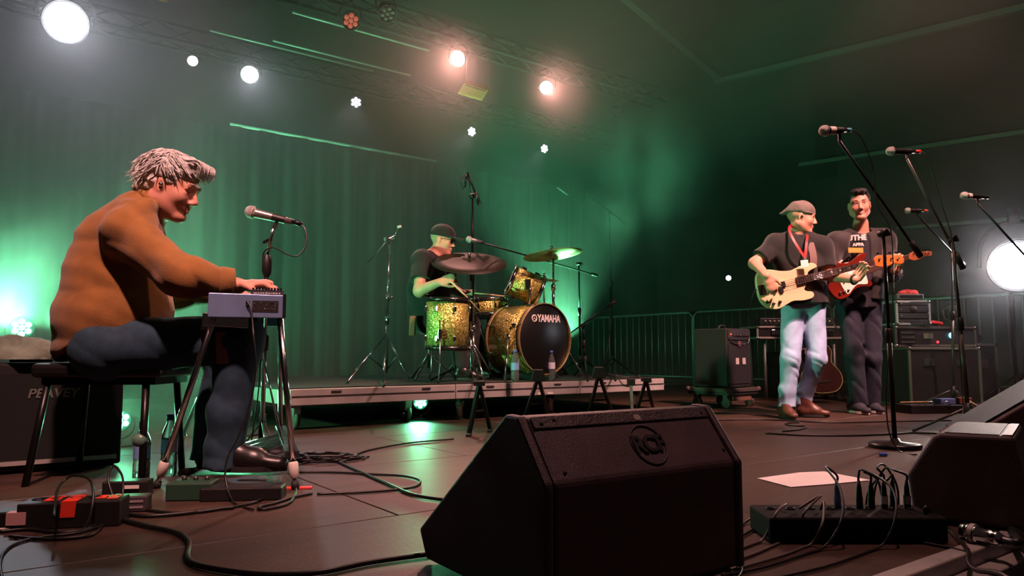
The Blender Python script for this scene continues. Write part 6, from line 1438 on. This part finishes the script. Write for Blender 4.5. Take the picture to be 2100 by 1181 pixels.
MB().prism([na + ns * .031 + nup * .001, nb + ns * .021 + nup * .001, nb - ns * .021 + nup * .001, na - ns * .031 + nup * .001], nup * .005).build('fingerboard', mat('rosewood', '#3a2620', .5, var=.2, scale=30), bg)
for k in range(1, 21):
    t = 1 - (1 - 2 ** (-k / 12)) * .86 / .606
    t = max(t, 0.0)
    if t <= 0.01: break
    p = na.lerp(nb, t); w_ = .031 + (.021 - .031) * t; MB().bar(p - ns * w_ + nup * .0065, p + ns * w_ + nup * .0065, .003, .003).build('fret', CHROME, bg)
for k in (3, 5, 7, 9, 12):
    t = 1 - (1 - 2 ** (-(k - .5) / 12)) * .86 / .606; p = na.lerp(nb, max(t, .02)); MB().lathe([(0, 0), (.005, 0), (.005, .001), (0, .001)], p + nup * .006, nup, 10).build('fret_dot', WHITE, bg)
hd = [(1791, 540), (1793, 530), (1800, 524), (1815, 523), (1838, 523), (1848, 524), (1853, 531), (1851, 540), (1842, 541), (1832, 540), (1822, 545), (1808, 547), (1796, 545)]
hp = spline([P(x, y, DB) for x, y in hd] + [P(*hd[0], DB)], 3)[:-1]
MB().prism(hp, (0, .016, 0)).build('headstock', mat('orange_maple', '#c9652c', .3), bg, bevel=.003)
for k, (x, y) in enumerate(((1803, 531), (1815, 530), (1827, 530), (1841, 530))):
    tn = MB().lathe([(.007, 0), (.007, .012), (0, .013)], P(x, y, DB), nup, 12).build('tuner_post', CHROME, bg); MB().box(P(x - 3, y - 12, DB + .01), (.022, .008, .02)).build('tuner_key', CHROME, tn, bevel=.003)
br_c = P(1565, 594, DB); MB().bar(P(1556, 596, DB - .004), P(1576, 591, DB - .004), .078, .010, up=nup).build('bridge', mat('bridge_metal', '#6a5c52', .35, metal=.8), bg, bevel=.002)
for k in range(4): MB().bar(P(1560, 588 + 5 * k - .0, DB - .012), P(1571, 585.5 + 5 * k, DB - .012), .012, .008, up=nup).build('saddle', BLACKM, bg)
MB().bar(P(1584, 586, DB - .006), P(1590, 601, DB - .006), .020, .016, up=nup).build('pickup', BLACK, bg, bevel=.002)
MB().bar(P(1605, 577, DB - .006), P(1608, 588, DB - .006), .028, .014, up=nup).build('pickup', BLACK, bg, bevel=.002); MB().bar(P(1600, 588, DB - .006), P(1604, 600, DB - .006), .028, .014, up=nup).build('pickup', BLACK, bg, bevel=.002)
for (x, y) in ((1573, 620), (1586, 623), (1599, 619)): MB().lathe([(.011, 0), (.010, .018), (0, .019)], P(x, y, DB), nup, 14).build('knob', BLACK, bg)
for k in range(4):
    off = (.0165 - .011 * k); MB().tube([P(1565, 594, DB - .018) + ns * off * 1.5, nb + ns * off * .95 + nup * .012], .0013, 4).build('string', CHROME, bg)
MB().tube(spline([P(1552, 593, DB + .02), P(1546, 600, DB + .03), P(1542, 615, DB + .05), P(1538, 640, DB + .1)], 5), .004, 6).build('jack_lead', CABLE, bg)
st_ = ribbon([P(1668, 541, DB + .03), P(1668, 525, DB + .05), P(1663, 503, DB + .085), P(1657, 487, DB + .12), P(1652, 478, DB + .2)], .055, .004, 'strap', mat('tan_strap', '#4d2a1d', .6), bg)
MB().ring(P(1752, 573, 5.47), (P(1752, 573, 5.47) - lel), .034, .009, 20, 8).build('wristwatch', BLACK, bp_)

# ------------------------------------------------------------------ the guitarist behind
gp = root('person', V((2.95, 6.15, 0)), 'smiling guitarist in dark jacket and printed shirt beside the bassist', 'person')
D2 = 6.16
H4 = Head(P(1762, 421, 6.10), (-.36, -.93, -.10), V((-.05, 0, 1)), 1.06)
rsh, rel, rwr = P(1716, 497, 6.14), P(1697, 552, 6.12), P(1716, 556, 5.98)
lsh, lel, lwr = P(1812, 492, 6.14), P(1828, 560, 6.05), P(1836, 553, 5.86)
rhip, rkn, ran = P(1742, 640, D2), P(1752, 735, 6.12), P(1762, 830, 6.20)
lhip, lkn, lan = P(1785, 640, D2), P(1788, 735, 6.16), P(1788, 828, 6.26)
B = Flesh(); H4.add(B, 1.0, True)
B.cone(P(1766, 482, D2), P(1765, 458, 6.14), .064, .060, .04); B.chain([P(1764, 612, D2), P(1764, 575, D2), P(1764, 520, D2)], [.09, .12, .10], .06, (V((0, 1, 0)), 1.25)); B.cone(rsh, lsh, .045, .045, .05)
B.chain([rsh, rel, rwr], [.048, .045, .030], .03); B.chain([lsh, lel, lwr], [.048, .045, .030], .03); B.chain([rhip, rkn, ran], [.07, .052, .038], .02); B.chain([lhip, lkn, lan], [.07, .052, .038], .02)
hand(B, rwr, V((.7, -.2, .3)), V((.1, -.9, .3)), ((40, 50, 30),) * 4, -1, 1.0)
hand(B, lwr, V((.12, -.25, .9)), V((.5, .8, -.2)), ((45, 60, 35), (40, 58, 34), (36, 56, 34), (32, 54, 34)), -1, 1.05, (.9, .2, -.5))
flesh_obj(B, 'body', SKIN, gp, .0062, smooth=1); H4.extras(gp, mat('dark_brow', '#33241c', .8), True)
NAVY = mat('navy_cotton', '#191a24', .9, bump=.15, bscale=400); JACK = mat('dark_jacket', '#1c1718', .8, var=.2, scale=20, bump=.2, bscale=300, sheen=.2)
T_ = Flesh(); T_.chain([P(1764, 630, D2), P(1764, 575, D2), P(1764, 518, D2)], [.155, .155, .135], .06, (V((0, 1, 0)), 1.2)); T_.cone(rsh, lsh, .07, .07, .06); T_.cone(P(1766, 476, D2), P(1765, 450, 6.13), .070, .08, .01, op='-'); T_.cut(P(1764, 632, D2), V((0, 0, -1)), .3)
ts = flesh_obj(T_, 'printed_shirt', NAVY, gp, .0075, folds(.002), 2)
T_ = Flesh(); T_.chain([P(1764, 622, D2), P(1764, 575, D2), P(1764, 516, D2)], [.185, .178, .155], .06, (V((0, 1, 0)), 1.2)); T_.cone(rsh, lsh, .083, .083, .06); T_.cone(P(1745, 488, D2 + .03), P(1785, 488, D2 + .03), .07, .07, .05); T_.cone(P(1752, 486, D2 + .02), rsh, .055, .07, .05); T_.cone(P(1778, 486, D2 + .02), lsh, .055, .07, .05)
T_.chain([rsh, rel, rwr.lerp(rel, .2)], [.086, .072, .056], .04); T_.chain([lsh, lel, lwr.lerp(lel, .25)], [.086, .072, .056], .04)
T_.cone(P(1768, 470, 6.02), P(1763, 640, 5.98), .085, .125, .02, op='-'); T_.cone(P(1767, 478, D2), P(1765, 450, 6.13), .078, .088, .01, op='-'); T_.cut(P(1764, 616, D2), V((0, 0, -1)), .34)
T_.cut(rwr.lerp(rel, .25), rwr - rel, .08); T_.cut(lwr.lerp(lel, .3), lwr - lel, .08)
flesh_obj(T_, 'jacket', JACK, gp, .0072, folds(.005, 24, 16, 2.0), 2)
J_ = Flesh(); J_.chain([rhip, rkn, P(1762, 834, 6.20)], [.090, .075, .068], .03); J_.chain([lhip, lkn, P(1788, 832, 6.26)], [.090, .075, .068], .03); J_.cone(rhip + V((0, 0, .06)), lhip + V((0, 0, .06)), .10, .10, .04)
J_.cut(P(1762, 832, 6.20), V((0, 0, -1)), .10); J_.cut(P(1788, 830, 6.26), V((0, 0, -1)), .10)
flesh_obj(J_, 'jeans', mat('navy_denim', '#222838', .85, var=.2, scale=20, bump=.3, bscale=500), gp, .0075, lambda x, y, z: .005 * (1 - 2 * np.abs(np.sin(25 * z + 22 * x))) * np.clip(np.sin(30 * x + 15 * z), 0, 1), 1)
M_SN = mat('dark_suede', '#22242c', .8); M_WS = mat('white_sole', '#cfc6bf', .6)
shoe(gp, ran, P(1742, 845, 6.28), P(1784, 850, 6.02), M_SN, M_WS, zb=.004, wd=.046); shoe(gp, lan, P(1772, 843, 6.34), P(1813, 848, 6.10), M_SN, M_WS, zb=.004, wd=.046)
M_DKH = mat('dark_hair', '#1c1412', .55, bump=.6, bscale=150)
Hh = Flesh(); A = H4.ax(); kk = H4.k; Hh.ell(H4(-.026, 0, .050), (.106 * kk, .084 * kk, .086 * kk), A, .02); Hh.ell(H4(.045, 0, .105), (.055 * kk, .062 * kk, .024 * kk), A, .03); Hh.ell(H4(-.06, 0, -.02), (.055 * kk, .074 * kk, .06 * kk), A, .04)
Hh.ell(H4(.085, 0, -.015), (.080 * kk, .10 * kk, .096 * kk), A, .012, '-')
for y in (-1, 1): Hh.ell(H4(.005, .09 * y, -.02), (.03 * kk, .03 * kk, .045 * kk), A, .01, '-')
hm = flesh_obj(Hh, 'hair', M_DKH, gp, .005, lambda x, y, z: .003 * np.sin(140 * x + 60 * z) + .002 * np.sin(190 * y + 90 * z), 1)
# shirt print bent round the chest
def bent(txt, size, px, py, m, sx=1.0, bold=.001):
    c = P(px, py, 5.98); fy_ = D2 - .155 / 1.2 - .006
    M = axes(V((1, .0, 0)), V((0, 0, 1)), V((0, -1, 0)), V((c.x * fy_ / 5.98, fy_, CAMZ + (c.z - CAMZ) * fy_ / 5.98)))
    o = text('shirt_print', txt, size, M, m, ts, .0015, sx, bold); x0 = P(1764, 540, D2).x
    xo = wmat(ts).translation.x if ts.parent is None else (wmat(ts)).translation.x
    for v in o.data.vertices: 
        dx = v.co.x + xo - x0; v.co.y += dx * dx / .30
    return o
PRN = mat('print_white', '#d9d2ca', .7); bent('UTHE', .062, 1760, 487, PRN, .86, .0025); bent('APPA', .036, 1762, 501, PRN, .9, .002)
c = P(1759, 512, 5.99); fyc = D2 - .155 / 1.2 - .004
pl_ = MB().box(V((c.x, fyc, c.z)), (.125, .006, .044)).build('print_panel', mat('print_orange', '#d08a3c', .7), ts, bevel=.008)
bent('SUP', .040, 1759, 512, mat('print_dark', '#1a1616', .7), .95, .0015)
# his guitar
DG = 5.93
gg = root('electric_guitar', P(1745, 580, DG), 'red sunburst electric guitar half hidden behind the bass neck', 'electric guitar')
ga_, gb_ = P(1716, 576, DG), P(1866, 526, DG - .03); gd_ = (gb_ - ga_).normalized(); gs_ = gd_.cross(V((0, -1, 0))).normalized()
if gs_.z < 0: gs_ = -gs_
ol = [(-.09, 0), (-.085, .07), (-.05, .135), (.02, .155), (.09, .125), (.14, .110), (.20, .125), (.27, .150), (.305, .135), (.28, .095), (.235, .055), (.23, 0), (.235, -.05), (.26, -.085), (.265, -.115), (.235, -.13), (.17, -.11), (.11, -.115), (.05, -.15), (-.03, -.15), (-.075, -.09)]
gp_ = spline([ga_ + gd_ * x + gs_ * y for x, y in ol] + [ga_ + gd_ * ol[0][0]], 3)[:-1]
M_SUN = mat('sunburst', '#5c1a10', .2, coat=.6, var=.6, scale=4)
MB().prism(gp_, (0, .042, 0)).build('body', M_SUN, gg, bevel=.008, bseg=3)
pk = [(.02, -.02), (.10, .07), (.20, .08), (.235, .03), (.235, -.06), (.22, -.10), (.15, -.08), (.10, -.10), (.05, -.13), (.03, -.09)]
MB().prism([q_ + V((0, -.0005, 0)) for q_ in spline([ga_ + gd_ * x + gs_ * y for x, y in pk] + [ga_ + gd_ * .02 + gs_ * -.02], 3)[:-1]], (0, -.003, 0)).build('pickguard', mat('mint_guard', '#cfd6c4', .4), gg)
MB().prism([ga_ + gd_ * .20 + gs_ * .026 + V((0, -.004, 0)), gb_ + gs_ * .021, gb_ - gs_ * .021, ga_ + gd_ * .20 - gs_ * .026 + V((0, -.004, 0))], (0, .02, 0)).build('neck', mat('rosewood2', '#3a2418', .5), gg, bevel=.004)
hh_ = [(1864, 531), (1864, 524), (1870, 517), (1890, 516), (1908, 515), (1912, 519), (1908, 525), (1898, 525), (1888, 530), (1876, 534)]
MB().prism(spline([P(x, y, DG - .03) for x, y in hh_] + [P(*hh_[0], DG - .03)], 3)[:-1], (0, .015, 0)).build('headstock', mat('maple_dark', '#a8623c', .35), gg, bevel=.002)
for k in range(6): MB().lathe([(.005, 0), (.005, .012), (0, .013)], P(1874 + 6 * k, 518.5, DG - .03), V((0, -1, 0)), 8).build('tuner_post', CHROME, gg); MB().box(P(1875 + 6 * k, 513, DG - .02), (.011, .006, .018)).build('tuner_key', CHROME, gg)
for k in range(3): MB().bar(ga_ + gd_ * (.05 + .06 * k) - gs_ * .035 + V((0, -.006, 0)), ga_ + gd_ * (.05 + .06 * k) + gs_ * .035 + V((0, -.006, 0)), .016, .008, up=V((0, -1, 0))).build('pickup', WHITE, gg)
for k in range(3): MB().lathe([(.010, 0), (.009, .014), (0, .015)], ga_ + gd_ * (.06 - .035 * k) + gs_ * (-.10 + .0 * k), V((0, -1, 0)), 12).build('knob', CHROME, gg)
cable('curly guitar lead dangling between the two players', [P(1690, 575, 5.85), P(1697, 600, 5.9), P(1703, 625, 5.92), P(1706, 650, 5.95), P(1715, 672, 6.0), P(1735, 690, 6.3)], .006, CHROME, clamp=False)
